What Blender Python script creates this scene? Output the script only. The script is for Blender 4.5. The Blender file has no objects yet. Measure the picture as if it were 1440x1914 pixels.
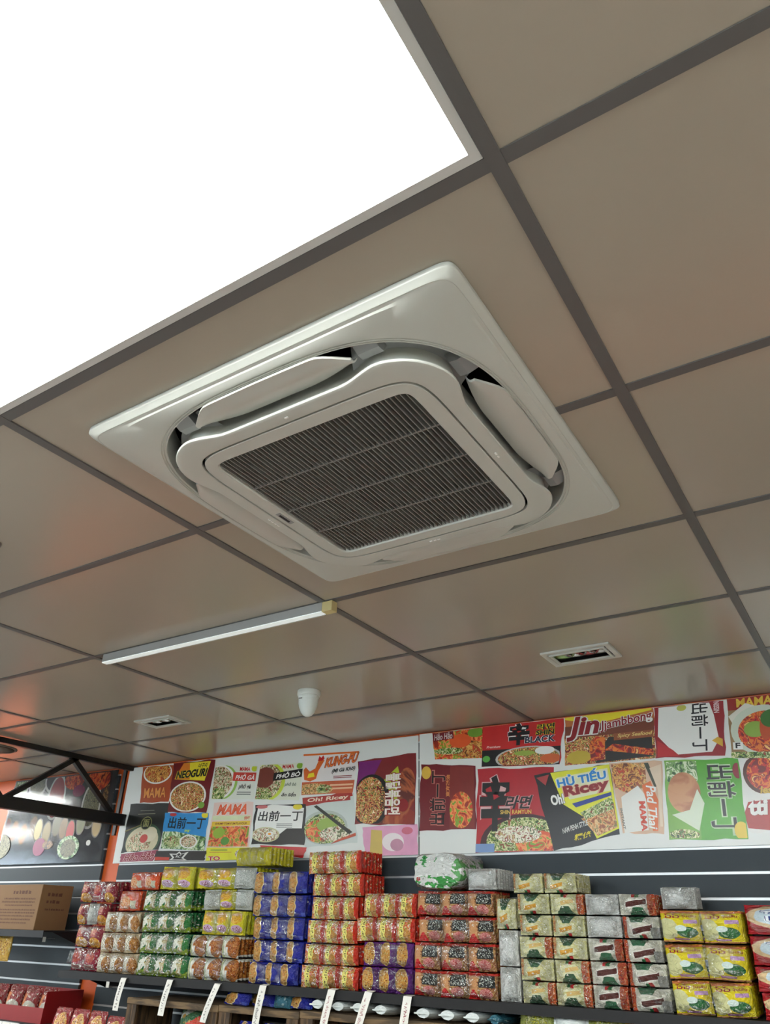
import bpy, math, random
from mathutils import Vector, Matrix, noise

# ------------------------------------------------------------------ camera, light, exposure
S = bpy.context.scene
COL = S.collection
CEIL = 2.6                       # height of the tile faces above the floor
YAW, PITCH, ROLL = -0.57991, 0.52042, 0.02586
fwd = Vector((math.sin(YAW) * math.cos(PITCH), math.cos(YAW) * math.cos(PITCH), math.sin(PITCH)))
rgt = Vector((math.cos(YAW), -math.sin(YAW), 0))
up = rgt.cross(fwd)
rgt2 = rgt * math.cos(ROLL) + up * math.sin(ROLL)
up2 = up * math.cos(ROLL) - rgt * math.sin(ROLL)
cam = bpy.data.cameras.new('camera')
cam.sensor_fit = 'HORIZONTAL'
cam.sensor_width = 36.0
cam.lens = 1361.45 / 1440 * 36.0
cam.clip_start = 0.02
cam_ob = bpy.data.objects.new('camera', cam)
COL.objects.link(cam_ob)
M = Matrix((rgt2, up2, -fwd)).transposed().to_4x4()
M.translation = Vector((1.4379, -0.6301, 1.6330))
cam_ob.matrix_world = M
S.camera = cam_ob

S.view_settings.view_transform = 'Standard'
S.view_settings.look = 'None'
S.view_settings.gamma = 1.0
S.view_settings.use_curve_mapping = False
S.view_settings.exposure = 0.0
LAMP_POWER = 58.0                # radiance of every ceiling panel, the added ones too
LAMP_COLOR = (0.985, 1.0, 0.965)

wd = bpy.data.worlds.new('world')
S.world = wd
wd.use_nodes = True
wd.node_tree.nodes['Background'].inputs[0].default_value = (0.75, 0.85, 1.0, 1)
wd.node_tree.nodes['Background'].inputs[1].default_value = 20.0

# ------------------------------------------------------------------ materials
def lin(c):
    if len(c) == 3 and max(c) > 1.0:
        c = tuple(x / 255 for x in c)
    return tuple((x / 12.92 if x <= 0.04045 else ((x + 0.055) / 1.055) ** 2.4) for x in c) + (1.0,)

class NT:
    def __init__(self, name):
        self.m = bpy.data.materials.new(name)
        self.m.use_nodes = True
        self.t = self.m.node_tree
        self.b = self.t.nodes['Principled BSDF']
        self.sep = None
    def n(self, kind, **kw):
        nd = self.t.nodes.new(kind)
        for k, v in kw.items():
            setattr(nd, k, v)
        return nd
    def put(self, sock, v):
        if hasattr(v, 'is_output'):
            self.t.links.new(v, sock)
        elif v is not None:
            sock.default_value = v
    def math(self, op, a, b=None, clamp=False):
        nd = self.n('ShaderNodeMath', operation=op, use_clamp=clamp)
        self.put(nd.inputs[0], a); self.put(nd.inputs[1], b)
        return nd.outputs[0]
    def coord(self, kind='Generated'):
        return self.n('ShaderNodeTexCoord').outputs[kind]
    def xz(self, wob=0.0, kind='Generated'):
        if self.sep is None:
            c = self.coord(kind)
            if wob:
                nz = self.n('ShaderNodeTexNoise'); nz.inputs['Scale'].default_value = 4.0
                self.put(nz.inputs['Vector'], c)
                sc = self.n('ShaderNodeVectorMath', operation='MULTIPLY_ADD')
                self.put(sc.inputs[0], nz.outputs['Color']); sc.inputs[1].default_value = (wob, wob, wob)
                self.put(sc.inputs[2], c)
                sb = self.n('ShaderNodeVectorMath', operation='SUBTRACT')
                self.put(sb.inputs[0], sc.outputs[0]); sb.inputs[1].default_value = (wob / 2,) * 3
                c = sb.outputs[0]
            sp = self.n('ShaderNodeSeparateXYZ')
            self.put(sp.inputs[0], c)
            self.sep = (sp.outputs[0], sp.outputs[2])
        return self.sep
    def mask(self, spec):
        x, z = self.xz()
        k = spec[0]
        if k == 'R':
            _, x0, x1, z0, z1 = spec
            a = self.math('MULTIPLY', self.math('GREATER_THAN', x, x0), self.math('LESS_THAN', x, x1))
            b = self.math('MULTIPLY', self.math('GREATER_THAN', z, z0), self.math('LESS_THAN', z, z1))
            return self.math('MULTIPLY', a, b)
        if k == 'E':
            _, cx, cz, rx, rz = spec
            dx = self.math('MULTIPLY', self.math('SUBTRACT', x, cx), 1 / rx)
            dz = self.math('MULTIPLY', self.math('SUBTRACT', z, cz), 1 / rz)
            return self.math('LESS_THAN', self.math('ADD', self.math('MULTIPLY', dx, dx), self.math('MULTIPLY', dz, dz)), 1.0)
        if k == 'D':      # slanted band: |z - (a + b x)| < w, x in range
            _, a, b, w, x0, x1 = spec
            d = self.math('ABSOLUTE', self.math('SUBTRACT', z, self.math('MULTIPLY_ADD', x, b) if False else self.math('ADD', self.math('MULTIPLY', x, b), a)))
            r = self.math('LESS_THAN', d, w)
            return self.math('MULTIPLY', r, self.math('MULTIPLY', self.math('GREATER_THAN', x, x0), self.math('LESS_THAN', x, x1)))
        if k == 'T':      # trapezoid hanging from z1 to z0: half width w0 at z0, w1 at z1, centred cx
            _, cx, z0, z1, w0, w1 = spec
            f = self.math('DIVIDE', self.math('SUBTRACT', z, z0), z1 - z0)
            w = self.math('ADD', self.math('MULTIPLY', f, w1 - w0), w0)
            a = self.math('LESS_THAN', self.math('ABSOLUTE', self.math('SUBTRACT', x, cx)), w)
            b = self.math('MULTIPLY', self.math('GREATER_THAN', z, z0), self.math('LESS_THAN', z, z1))
            return self.math('MULTIPLY', a, b)
        if k == 'N':      # blotches
            _, sc, thr = spec
            nz = self.n('ShaderNodeTexNoise'); nz.inputs['Scale'].default_value = sc
            nz.inputs['Detail'].default_value = 3
            self.put(nz.inputs['Vector'], self.coord())
            return self.math('GREATER_THAN', nz.outputs['Fac'], thr)
        if k == 'W':      # fine writing-like stripes in a box: rows of broken dashes
            _, x0, x1, z0, z1, sc = spec
            nz = self.n('ShaderNodeTexVoronoi'); nz.inputs['Scale'].default_value = sc
            self.put(nz.inputs['Vector'], self.coord())
            g = self.math('LESS_THAN', nz.outputs['Distance'], 0.38)
            return self.math('MULTIPLY', g, self.mask(('R', x0, x1, z0, z1)))
        if k == 'AND':
            return self.math('MULTIPLY', self.mask(spec[1]), self.mask(spec[2]))
    def food(self, cols, scale, stretch=(1, 1, 1), soft=False, kind='Generated', dist=1.5):
        mp = self.n('ShaderNodeMapping'); mp.inputs['Scale'].default_value = stretch
        self.put(mp.inputs['Vector'], self.coord(kind))
        nz = self.n('ShaderNodeTexNoise'); nz.inputs['Scale'].default_value = scale
        nz.inputs['Detail'].default_value = 4; nz.inputs['Distortion'].default_value = dist
        self.put(nz.inputs['Vector'], mp.outputs[0])
        r = self.n('ShaderNodeValToRGB')
        r.color_ramp.interpolation = 'LINEAR' if soft else 'CONSTANT'
        e = r.color_ramp.elements
        while len(e) < len(cols):
            e.new(0.5)
        N = len(cols)
        for i, c in enumerate(cols):
            e[i].position = 0.0 if i == 0 else 0.33 + 0.36 * i / N
            e[i].color = lin(c)
        self.put(r.inputs[0], nz.outputs['Fac'])
        return r.outputs[0]
    def mix(self, fac, a, b):
        nd = self.n('ShaderNodeMix', data_type='RGBA')
        self.put(nd.inputs[0], fac)
        self.put(nd.inputs[6], a if hasattr(a, 'is_output') else lin(a))
        self.put(nd.inputs[7], b if hasattr(b, 'is_output') else lin(b))
        return nd.outputs[2]
    def bump(self, scale, strength, stretch=(1, 1, 1), dist=0.6, kind='Generated', distance=0.01, detail=4):
        mp = self.n('ShaderNodeMapping'); mp.inputs['Scale'].default_value = stretch
        self.put(mp.inputs['Vector'], self.coord(kind))
        nz = self.n('ShaderNodeTexNoise'); nz.inputs['Scale'].default_value = scale
        nz.inputs['Detail'].default_value = detail; nz.inputs['Distortion'].default_value = dist
        self.put(nz.inputs['Vector'], mp.outputs[0])
        bp = self.n('ShaderNodeBump'); bp.inputs['Strength'].default_value = strength
        bp.inputs['Distance'].default_value = distance
        self.put(bp.inputs['Height'], nz.outputs['Fac'])
        return bp.outputs[0]

def mat(name, color, rough=0.5, metal=0.0, spec=0.5, bump=None, vary=0.0, vscale=3.0, kind='Object', coat=0.0):
    m = NT(name)
    c = lin(color)
    if vary:
        nz = m.n('ShaderNodeTexNoise'); nz.inputs['Scale'].default_value = vscale
        nz.inputs['Detail'].default_value = 5
        m.put(nz.inputs['Vector'], m.coord(kind))
        a = tuple(x * (1 - vary) for x in c[:3]) + (1,)
        b = tuple(min(1, x * (1 + vary)) for x in c[:3]) + (1,)
        mx = m.n('ShaderNodeMix', data_type='RGBA')
        m.put(mx.inputs[0], nz.outputs['Fac']); mx.inputs[6].default_value = a; mx.inputs[7].default_value = b
        m.put(m.b.inputs['Base Color'], mx.outputs[2])
    else:
        m.b.inputs['Base Color'].default_value = c
    m.b.inputs['Roughness'].default_value = rough
    m.b.inputs['Metallic'].default_value = metal
    m.b.inputs['Specular IOR Level'].default_value = spec
    m.b.inputs['Coat Weight'].default_value = coat
    m.b.inputs['Coat Roughness'].default_value = 0.1
    if bump:
        m.put(m.b.inputs['Normal'], m.bump(bump[0], bump[1], kind=kind, distance=bump[2] if len(bump) > 2 else 0.01))
    return m.m

def food_mat(name, cols, scale, stretch=(1, 1, 1), rough=0.3, soft=False, kind='Object'):
    m = NT(name)
    m.put(m.b.inputs['Base Color'], m.food(cols, scale, stretch, soft, kind))
    m.b.inputs['Roughness'].default_value = rough
    return m.m

def wood_mat(name, c0, c1, scale, stretch):
    m = NT(name)
    m.put(m.b.inputs['Base Color'], m.food([c0, c1, c0], scale, stretch, soft=True, kind='Object', dist=0.4))
    m.b.inputs['Roughness'].default_value = 0.7
    m.put(m.b.inputs['Normal'], m.bump(scale, 0.3, stretch, kind='Object', distance=0.003))
    return m.m

def pack_mat(name, base, layers, rough=0.2, wob=0.10, crinkle=0.8, cs=7.0, stretch=(1, 1, 1)):
    """foil pouch: printed layers over a base colour, crinkled and glossy"""
    m = NT(name)
    m.xz(wob)
    col = m.food(*base) if isinstance(base, list) else lin(base)
    for spec, c in layers:
        if isinstance(c, list):
            c = m.food(*c)
        col = m.mix(m.mask(spec), col if hasattr(col, 'is_output') else base, c)
    if hasattr(col, 'is_output'):
        m.put(m.b.inputs['Base Color'], col)
    else:
        m.b.inputs['Base Color'].default_value = col
    m.b.inputs['Roughness'].default_value = rough
    m.b.inputs['Specular IOR Level'].default_value = 0.7
    m.put(m.b.inputs['Normal'], m.bump(cs, crinkle, stretch, dist=1.2, distance=0.02))
    return m.m

def emit_mat(name, color, power):
    m = NT(name)
    m.b.inputs['Base Color'].default_value = (0.8, 0.8, 0.8, 1)
    m.b.inputs['Emission Color'].default_value = tuple(color) + (1,)
    m.b.inputs['Emission Strength'].default_value = power
    return m.m

def film_mat(name):
    m = NT(name)
    t = m.t
    tr = m.n('ShaderNodeBsdfTransparent'); tr.inputs[0].default_value = (0.97, 0.97, 0.97, 1)
    gl = m.n('ShaderNodeBsdfGlossy'); gl.inputs['Roughness'].default_value = 0.15
    gl.inputs[0].default_value = (0.95, 0.97, 0.95, 1)
    nrm = m.bump(48.0, 1.0, (1.0, 1.0, 0.30), dist=2.2, kind='Object', distance=0.012, detail=3)
    m.put(gl.inputs['Normal'], nrm)
    lw = m.n('ShaderNodeLayerWeight'); lw.inputs['Blend'].default_value = 0.28
    m.put(lw.inputs['Normal'], nrm)
    f = m.math('MULTIPLY', lw.outputs['Fresnel'], 0.85, clamp=True)
    f = m.math('MINIMUM', m.math('ADD', f, 0.085), 0.6)
    mx = m.n('ShaderNodeMixShader')
    m.put(mx.inputs[0], f)
    t.links.new(tr.outputs[0], mx.inputs[1]); t.links.new(gl.outputs[0], mx.inputs[2])
    t.links.new(mx.outputs[0], t.nodes['Material Output'].inputs[0])
    return m.m

MT = {}
MT['tile'] = mat('ceiling tile vinyl', (171, 161, 146), 0.22, spec=0.5, vary=0.02, vscale=1.5)
MT['bar'] = mat('grid bar paint', (96, 94, 92), 0.45)
MT['barside'] = mat('dark steel', (46, 47, 50), 0.4)
MT['ledframe'] = mat('panel lamp frame grey', (205, 205, 201), 0.4)
MT['lampframe'] = mat('lamp frame white', (206, 206, 198), 0.35)
MT['diffuser'] = emit_mat('lamp diffuser', LAMP_COLOR, LAMP_POWER)
MT['acwhite'] = mat('cassette plastic', (196, 198, 190), 0.32)
MT['acflap'] = mat('cassette flap plastic', (196, 196, 188), 0.3)
MT['acgrey'] = mat('cassette grey plastic', (150, 152, 152), 0.45)
MT['acdark'] = mat('cassette inner black', (20, 22, 26), 0.6)
MT['acfilter'] = mat('cassette filter', (14, 14, 15), 0.8, bump=(400, 0.4, 0.002))
MT['acslat'] = mat('grille slat plastic', (128, 128, 124), 0.5)
MT['mark'] = mat('white mark', (240, 240, 235), 0.4)
MT['black'] = mat('black paint', (18, 18, 20), 0.35)
MT['orange'] = mat('orange wall paint', (214, 92, 30), 0.5, vary=0.04, vscale=6)
MT['wallgrey'] = mat('shop wall paint', (196, 192, 184), 0.7)
MT['floor'] = mat('floor tile', (150, 149, 145), 0.35, vary=0.08)
MT['slat'] = mat('slatwall laminate', (57, 65, 70), 0.55, spec=0.25, vary=0.05, vscale=9)
MT['alu'] = mat('aluminium insert', (190, 193, 193), 0.42, metal=0.6)
MT['shelf'] = mat('black shelf steel', (30, 31, 33), 0.5, spec=.3)
MT['paper'] = mat('white paper', (236, 236, 230), 0.7)
MT['ink'] = mat('dark ink', (40, 36, 44), 0.6)
MT['inkred'] = mat('dull red ink', (150, 70, 80), 0.6)
MT['film'] = film_mat('clear film')
MT['camwhite'] = mat('camera white plastic', (222, 228, 222), 0.35)
MT['camlens'] = mat('camera lens black', (15, 15, 18), 0.1)
MT['card'] = mat('brown cardboard', (136, 104, 70), 0.75, vary=0.06, vscale=14)
MT['cardink'] = mat('cardboard print', (98, 66, 50), 0.75)
MT['crate'] = wood_mat('weathered wood', (72, 58, 40), (118, 96, 66), 9.0, (0.6, 6, 6))
MT['crateboard'] = wood_mat('weathered wood boards', (58, 44, 30), (98, 76, 50), 9.0, (7, 6, 0.6))

# ------------------------------------------------------------------ mesh helpers
class MB:
    def __init__(self):
        self.v, self.f = [], []
    def add(self, vs, fs):
        o = len(self.v)
        self.v += [tuple(p) for p in vs]
        self.f += [tuple(i + o for i in f) for f in fs]
        return self
    def box(self, x0, x1, y0, y1, z0, z1):
        return self.add([(x0, y0, z0), (x1, y0, z0), (x1, y1, z0), (x0, y1, z0), (x0, y0, z1), (x1, y0, z1), (x1, y1, z1), (x0, y1, z1)],
                        [(0, 3, 2, 1), (4, 5, 6, 7), (0, 1, 5, 4), (1, 2, 6, 5), (2, 3, 7, 6), (3, 0, 4, 7)])
    def bar(self, p, q, w, h, upv=(0, 0, 1)):
        p, q = Vector(p), Vector(q)
        d = (q - p).normalized(); s = d.cross(Vector(upv)).normalized(); u = s.cross(d)
        c = []
        for e in (p, q):
            for a, b in ((-1, -1), (1, -1), (1, 1), (-1, 1)):
                c.append(e + s * a * w / 2 + u * b * h / 2)
        return self.add(c, [(3, 2, 1, 0), (4, 5, 6, 7), (0, 1, 5, 4), (1, 2, 6, 5), (2, 3, 7, 6), (3, 0, 4, 7)])
    def prism(self, poly, z0, z1):
        n = len(poly)
        return self.add([(x, y, z0) for x, y in poly] + [(x, y, z1) for x, y in poly],
                        [tuple(range(n))[::-1], tuple(range(n, 2 * n))] + [(i, (i + 1) % n, n + (i + 1) % n, n + i) for i in range(n)])
    def loft(self, rings, close0=False, close1=False):
        n = len(rings[0])
        vs = [p for r in rings for p in r]
        fs = []
        for k in range(len(rings) - 1):
            for i in range(n):
                j = (i + 1) % n
                fs.append((k * n + i, k * n + j, (k + 1) * n + j, (k + 1) * n + i))
        if close0: fs.append(tuple(range(n))[::-1])
        if close1: fs.append(tuple(range((len(rings) - 1) * n, len(rings) * n)))
        return self.add(vs, fs)
    def lathe(self, prof, n=32, c=(0, 0, 0)):
        rings = [[(c[0] + r * math.cos(2 * math.pi * i / n), c[1] + r * math.sin(2 * math.pi * i / n), c[2] + z) for i in range(n)] for r, z in prof]
        return self.loft(rings, prof[0][0] > 1e-6, prof[-1][0] > 1e-6)
    def grid(self, fn, nu, nv):
        o = [fn(i / nu, j / nv) for j in range(nv + 1) for i in range(nu + 1)]
        return self.add(o, [(j * (nu + 1) + i, j * (nu + 1) + i + 1, (j + 1) * (nu + 1) + i + 1, (j + 1) * (nu + 1) + i) for j in range(nv) for i in range(nu)])
    def mesh(self, name, m, smooth=False):
        me = bpy.data.meshes.new(name)
        me.from_pydata(self.v, [], self.f)
        me.validate()
        if m: me.materials.append(MT[m] if isinstance(m, str) else m)
        if smooth:
            for p in me.polygons: p.use_smooth = True
        return me
    def build(self, name, m, parent=None, smooth=False, bevel=0, seg=2, loc=None, auto=None):
        me = self.mesh(name, m, smooth)
        return link(name, me, parent, bevel, seg, loc, auto)

def link(name, me, parent=None, bevel=0, seg=2, loc=None, auto=None):
    o = bpy.data.objects.new(name, me)
    COL.objects.link(o)
    if parent is not None: o.parent = parent
    if loc is not None: o.location = loc
    if bevel:
        b = o.modifiers.new('bevel', 'BEVEL'); b.width = bevel; b.segments = seg; b.limit_method = 'ANGLE'
        b.harden_normals = False
    if auto:
        me.set_sharp_from_angle(angle=auto)
    return o

def tag(o, label=None, cat=None, group=None, kind=None):
    if label: o['label'] = label
    if cat: o['category'] = cat
    if group: o['group'] = group
    if kind: o['kind'] = kind
    return o

def empty(name, loc=(0, 0, 0), rz=0.0):
    o = bpy.data.objects.new(name, None)
    COL.objects.link(o)
    o.empty_display_size = 0.05
    o.location = loc
    o.rotation_euler = (0, 0, rz)
    return o

TH = 0.0235                      # the back wall is turned this much against the ceiling grid
WC, WS = math.cos(TH), math.sin(TH)
def W(s, d, z):                  # wall frame: s along the back wall, d out from its face, z up
    return Vector((s * WC + d * WS, 3.0 + s * WS - d * WC, z))
def wthing(name, s, d, z):       # thing standing at a point of the wall frame; its local axes are (s, -d, z)
    return empty(name, W(s, d, z), TH)

# ------------------------------------------------------------------ room
def struct(o):
    o['kind'] = 'structure'
    return o
X0, X1, Y0 = -9.6, 3.6, -5.4
struct(MB().box(X0 - .1, X1 + .1, Y0 - .1, 3.4, -0.1, 0.0).build('floor', 'floor'))
wb = MB().box(-4.8, X1 + .2, 0.02, 0.12, 0.0, CEIL - 0.0015).build('wall_back', 'orange')
wb.location = (0, 3.0, 0); wb.rotation_euler = (0, 0, TH); struct(wb)
MT['glass'] = None
def glass_mat():
    m = NT('window glass')
    tr = m.n('ShaderNodeBsdfTransparent'); tr.inputs[0].default_value = (0.95, 0.98, 0.97, 1)
    gl = m.n('ShaderNodeBsdfGlossy'); gl.inputs['Roughness'].default_value = 0.02
    fr = m.n('ShaderNodeFresnel')
    mx = m.n('ShaderNodeMixShader')
    m.put(mx.inputs[0], fr.outputs[0])
    m.t.links.new(tr.outputs[0], mx.inputs[1]); m.t.links.new(gl.outputs[0], mx.inputs[2])
    m.t.links.new(mx.outputs[0], m.t.nodes['Material Output'].inputs[0])
    return m.m
MT['glass'] = glass_mat()
MT['frame'] = mat('window frame grey', (70, 72, 74), 0.4)
WIN = [0]
def windowed(name, axis, pos, a0, a1, opens, zlo, zhi, m):
    """wall in the plane axis = pos with glazed openings"""
    mb = MB()
    def put(mb, p0, p1, z0, z1, t0=0.0, t1=0.1):
        lo, hi = pos - t1, pos - t0
        if axis == 'x': mb.box(lo, hi, p0, p1, z0, z1)
        else: mb.box(p0, p1, lo, hi, z0, z1)
    put(mb, a0, a1, 0, zlo); put(mb, a0, a1, zhi, 2.95)
    e = a0
    for o0, o1 in opens:
        put(mb, e, o0, zlo, zhi); e = o1
    put(mb, e, a1, zlo, zhi)
    struct(mb.build(name, m))
    for o0, o1 in opens:
        WIN[0] += 1
        w = struct(empty('window_%d' % WIN[0], (0, 0, 0)))
        f = MB()
        put(f, o0, o0 + .06, zlo, zhi, .02, .08); put(f, o1 - .06, o1, zlo, zhi, .02, .08)
        put(f, o0 + .06, o1 - .06, zlo, zlo + .06, .02, .08); put(f, o0 + .06, o1 - .06, zhi - .06, zhi, .02, .08)
        f.build('window_frame', 'frame', w)
        g = MB(); put(g, o0 + .06, o1 - .06, zlo + .06, zhi - .06, .045, .053); g.build('window_pane', 'glass', w)
windowed('wall_left', 'x', X0, Y0, 3.4, [(-2.1, -.5)], 1.25, 2.54, 'wallgrey')
windowed('wall_front', 'y', Y0, X0, X1, [(-2.6, -.2), (0.0, 1.6), (1.8, 3.4)], 1.2, 2.5, 'wallgrey')  # unseen front windows, added for daylight on the posters and film
wb2 = MB().box(X0, -4.8, 0.02, 0.12, 0.0, CEIL - 0.0015).build('wall_back_far', 'slat')
wb2.location = (0, 3.0, 0); wb2.rotation_euler = (0, 0, TH); struct(wb2)
struct(MB().box(X1, X1 + .1, Y0, 3.4, 0.0, 2.95).build('wall_right', 'wallgrey'))
pv = struct(MB().box(-40, 20, -36, 3.4, -.2, -.12).build('floor_outside', mat('pavement', (120, 120, 118), 0.8, vary=.1)))

ceiling = struct(empty('ceiling', (0, 0, CEIL)))
MB().box(X0 - .1, X1 + .1, Y0 - .1, 3.4, 0.35, 0.4).build('ceiling_slab', 'barside', ceiling)
UL = [1.2 * k for k in range(-8, 4)]           # long grid lines (run away from the camera)
VL = [0.6 * k for k in range(-9, 6)]           # cross lines, the last one at the back wall
BW = 0.0125
lamp_cells = [(0.0, -0.6), (-6.0, 1.8), (-8.4, 0.0), (-4.8, -1.2), (-2.4, -2.4), (0.0, -3.6), (2.4, -2.4), (-4.8, -3.6), (-7.2, -3.0), (-2.4, -4.8), (2.4, -4.8)]  # first two are shop panels, the rest unseen and added for light
down_cells = {(0.0, 1.8): (0.452, 0.702, 2.054, 2.208), (-2.4, 1.8): (-1.915, -1.665, 2.046, 2.188)}
TZ = 0.012
plain = MB().box(0, 1.2, 0, 0.6, 0, TZ).mesh('ceiling_tile', 'tile')
plain_last = MB().box(0, 1.2, 0, 0.72, 0, TZ).mesh('ceiling_tile', 'tile')
def holed(u, v, w, h, hole):
    a, b, c, d = hole[0] - u, hole[1] - u, hole[2] - v, hole[3] - v
    m = MB()
    if a > 0: m.box(0, a, 0, h, 0, TZ)
    if b < w: m.box(b, w, 0, h, 0, TZ)
    if c > 0: m.box(max(a, 0), min(b, w), 0, c, 0, TZ)
    if d < h: m.box(max(a, 0), min(b, w), d, h, 0, TZ)
    return m.mesh('ceiling_tile', 'tile')
ACX, ACY = 0.597, 0.588
def near(a, b): return abs(a[0] - b[0]) < .01 and abs(a[1] - b[1]) < .01
for u in UL[:-1]:
    for v in VL[:-1]:
        if any(near((u, v), c) for c in lamp_cells): continue
        last = abs(v - 2.4) < .01
        me = plain_last if last else plain
        for c, h in down_cells.items():
            if near((u, v), c): me = holed(u, v, 1.2, 0.6, h)
        if near((u, v), (0, 0)) or near((u, v), (0, 0.6)):
            me = holed(u, v, 1.2, 0.6, (ACX - .44, ACX + .44, ACY - .44, ACY + .44))
        link('ceiling_tile', me, ceiling, loc=(u, v, 0.0))
long_bar = MB().box(-BW, BW, Y0, 3.06, -0.004, 0.0).mesh('grid_bar', 'bar')
for u in UL:
    link('grid_bar', long_bar, ceiling, loc=(u, 0, 0))
cross = MB().box(BW, 1.2 - BW, -BW, BW, -0.003, 0.0).mesh('grid_bar', 'bar')
stub_a = MB().box(BW, ACX - .45, -BW, BW, -0.003, 0.0).mesh('grid_bar', 'bar')
stub_b = MB().box(ACX + .45, 1.2 - BW, -BW, BW, -0.003, 0.0).mesh('grid_bar', 'bar')
for u in UL[:-1]:
    for v in VL[1:-1]:
        if near((u, v), (0, 0.6)):
            link('grid_bar', stub_a, ceiling, loc=(u, v, 0)); link('grid_bar', stub_b, ceiling, loc=(u, v, 0))
        else:
            link('grid_bar', cross, ceiling, loc=(u, v, 0))

# ------------------------------------------------------------------ LED panels of the ceiling, seen and added
LW = ['far end beyond the spice poster', 'far left corner of the shop', 'middle aisle', 'aisle behind the photographer', 'spot right behind the photographer', 'right rear aisle', 'left rear aisle', 'far left rear aisle', 'rear wall left of the middle', 'rear wall on the right']
lamp_frame_mb = MB()
fi, fo = 0.016, BW + .001
for b in ((fo, 1.2 - fo, fo, fo + fi), (fo, 1.2 - fo, .6 - fo - fi, .6 - fo), (fo, fo + fi, fo + fi, .6 - fo - fi), (1.2 - fo - fi, 1.2 - fo, fo + fi, .6 - fo - fi)):
    lamp_frame_mb.box(b[0], b[1], b[2], b[3], -0.003, 0.012)
lamp_frame = lamp_frame_mb.mesh('lamp_frame', 'ledframe')
lamp_glass = MB().box(fo + fi, 1.2 - fo - fi, fo + fi, .6 - fo - fi, 0.003, 0.011).mesh('diffuser', 'diffuser')
for i, (u, v) in enumerate(lamp_cells):
    t = empty('ceiling_lamp', (u, v, CEIL))
    if i == 0:
        tag(t, 'large glowing white light panel set in the ceiling grid beside the air conditioner', 'light')
    else:
        tag(t, 'unseen glowing ceiling light panel over the ' + LW[i - 1], 'light', 'light panels elsewhere in the shop')
    link('lamp_frame', lamp_frame, t); link('diffuser', lamp_glass, t)

# ------------------------------------------------------------------ air conditioner cassette
ac = tag(empty('air_conditioner', (ACX, ACY, CEIL)), 'square white ceiling cassette air conditioner with slatted grille and four flaps', 'air conditioner')
def angles(n=240):
    a = []
    for i in range(n):
        t = 2 * math.pi * i / n
        a.append(t + 0.225 * math.sin(4 * t))     # denser towards the corners
    return a
ANG = angles()
def sq(a, n, z):
    r = []
    for t in ANG:
        c, s = math.cos(t), math.sin(t)
        k = a / (abs(c) ** n + abs(s) ** n) ** (1 / n)
        r.append((k * c, k * s, z))
    return r
def plate(a, n, mid, z):
    out = []
    for x, y, _ in sq(a, n, 0):
        t = min(abs(x), abs(y)); mj = max(abs(x), abs(y))
        e = min(1, max(0, (t - .15) / .12)); e = e * e * (3 - 2 * e)
        nm = mid + (mj - mid) * e if mj > mid else mj
        if abs(x) >= abs(y): x = math.copysign(nm, x)
        else: y = math.copysign(nm, y)
        out.append((x, y, z))
    return out
fascia = MB().loft([sq(.464, 44, 0.0), sq(.4675, 44, -.001), sq(.468, 42, -.011), sq(.4668, 40, -.0130), sq(.4580, 34, -.0200), sq(.4555, 30, -.0212), sq(.4545, 28, -.0206),
                    sq(.4535, 26, -.0212), sq(.448, 22, -.0218), sq(.4455, 10, -.0245), sq(.438, 4.2, -.0275), sq(.4315, 3.25, -.0288), sq(.430, 3.2, -.029), sq(.4292, 3.2, -.0268), sq(.4268, 3.2, -.0268), sq(.426, 3.2, -.029),
                    sq(.4245, 3.2, -.029), sq(.4238, 3.2, -.0268), sq(.4218, 3.2, -.0268), sq(.421, 3.2, -.0288), sq(.4195, 3.2, -.0288), sq(.418, 3.2, -.027), sq(.417, 3.2, .0), sq(.415, 3.2, .05)])
fascia.build('fascia', 'acwhite', ac, smooth=True, auto=0.30)
MB().loft([sq(.43, 30, .02), sq(.43, 30, .26)], close1=True).build('housing', 'acdark', ac)
pl = MB().loft([plate(.352, 5, .322, .02), plate(.356, 5, .326, -.038), plate(.3670, 5, .3357, -.0432), plate(.3682, 5, .3367, -.0448), plate(.3682, 5, .3367, -.0478), plate(.3668, 5, .3354, -.0496), plate(.3640, 5, .333, -.0503), plate(.356, 5.1, .327, -.0505),
                sq(.3035, 9, -.051), sq(.3018, 9, -.0509), sq(.3012, 9, -.0496), sq(.3010, 9, -.043)])
pl.build('decor_plate', 'acwhite', ac, smooth=True, auto=0.30)
ip = MB().loft([sq(.2970, 9, -.043), sq(.2966, 9, -.0502), sq(.2950, 9, -.051), sq(.262, 22, -.051), sq(.259, 22, -.048), sq(.257, 22, -.038)])
ip.build('intake_panel', 'acwhite', ac, smooth=True, auto=0.3)
gr = MB().box(-.26, .26, -.26, .26, .008, .012).build('filter', 'acfilter', ac)
slat_me = MB().loft([[(-.0011, y, -.048), (.0011, y, -.048), (.0010, y, -.020), (-.0010, y, -.020)] for y in (-.257, .257)], True, True).mesh('grille_slat', 'acslat')
grille = empty('grille', (0, 0, 0)); grille.parent = ac
for i in range(44):
    o = link('grille_slat', slat_me, grille, loc=(-.2505 + .501 * i / 43, 0, 0))
for y in (-.128, 0.0, .128):
    MB().box(-.257, .257, y - .0025, y + .0025, -.0465, -.030).build('cross_bar', 'acslat', grille)
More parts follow.
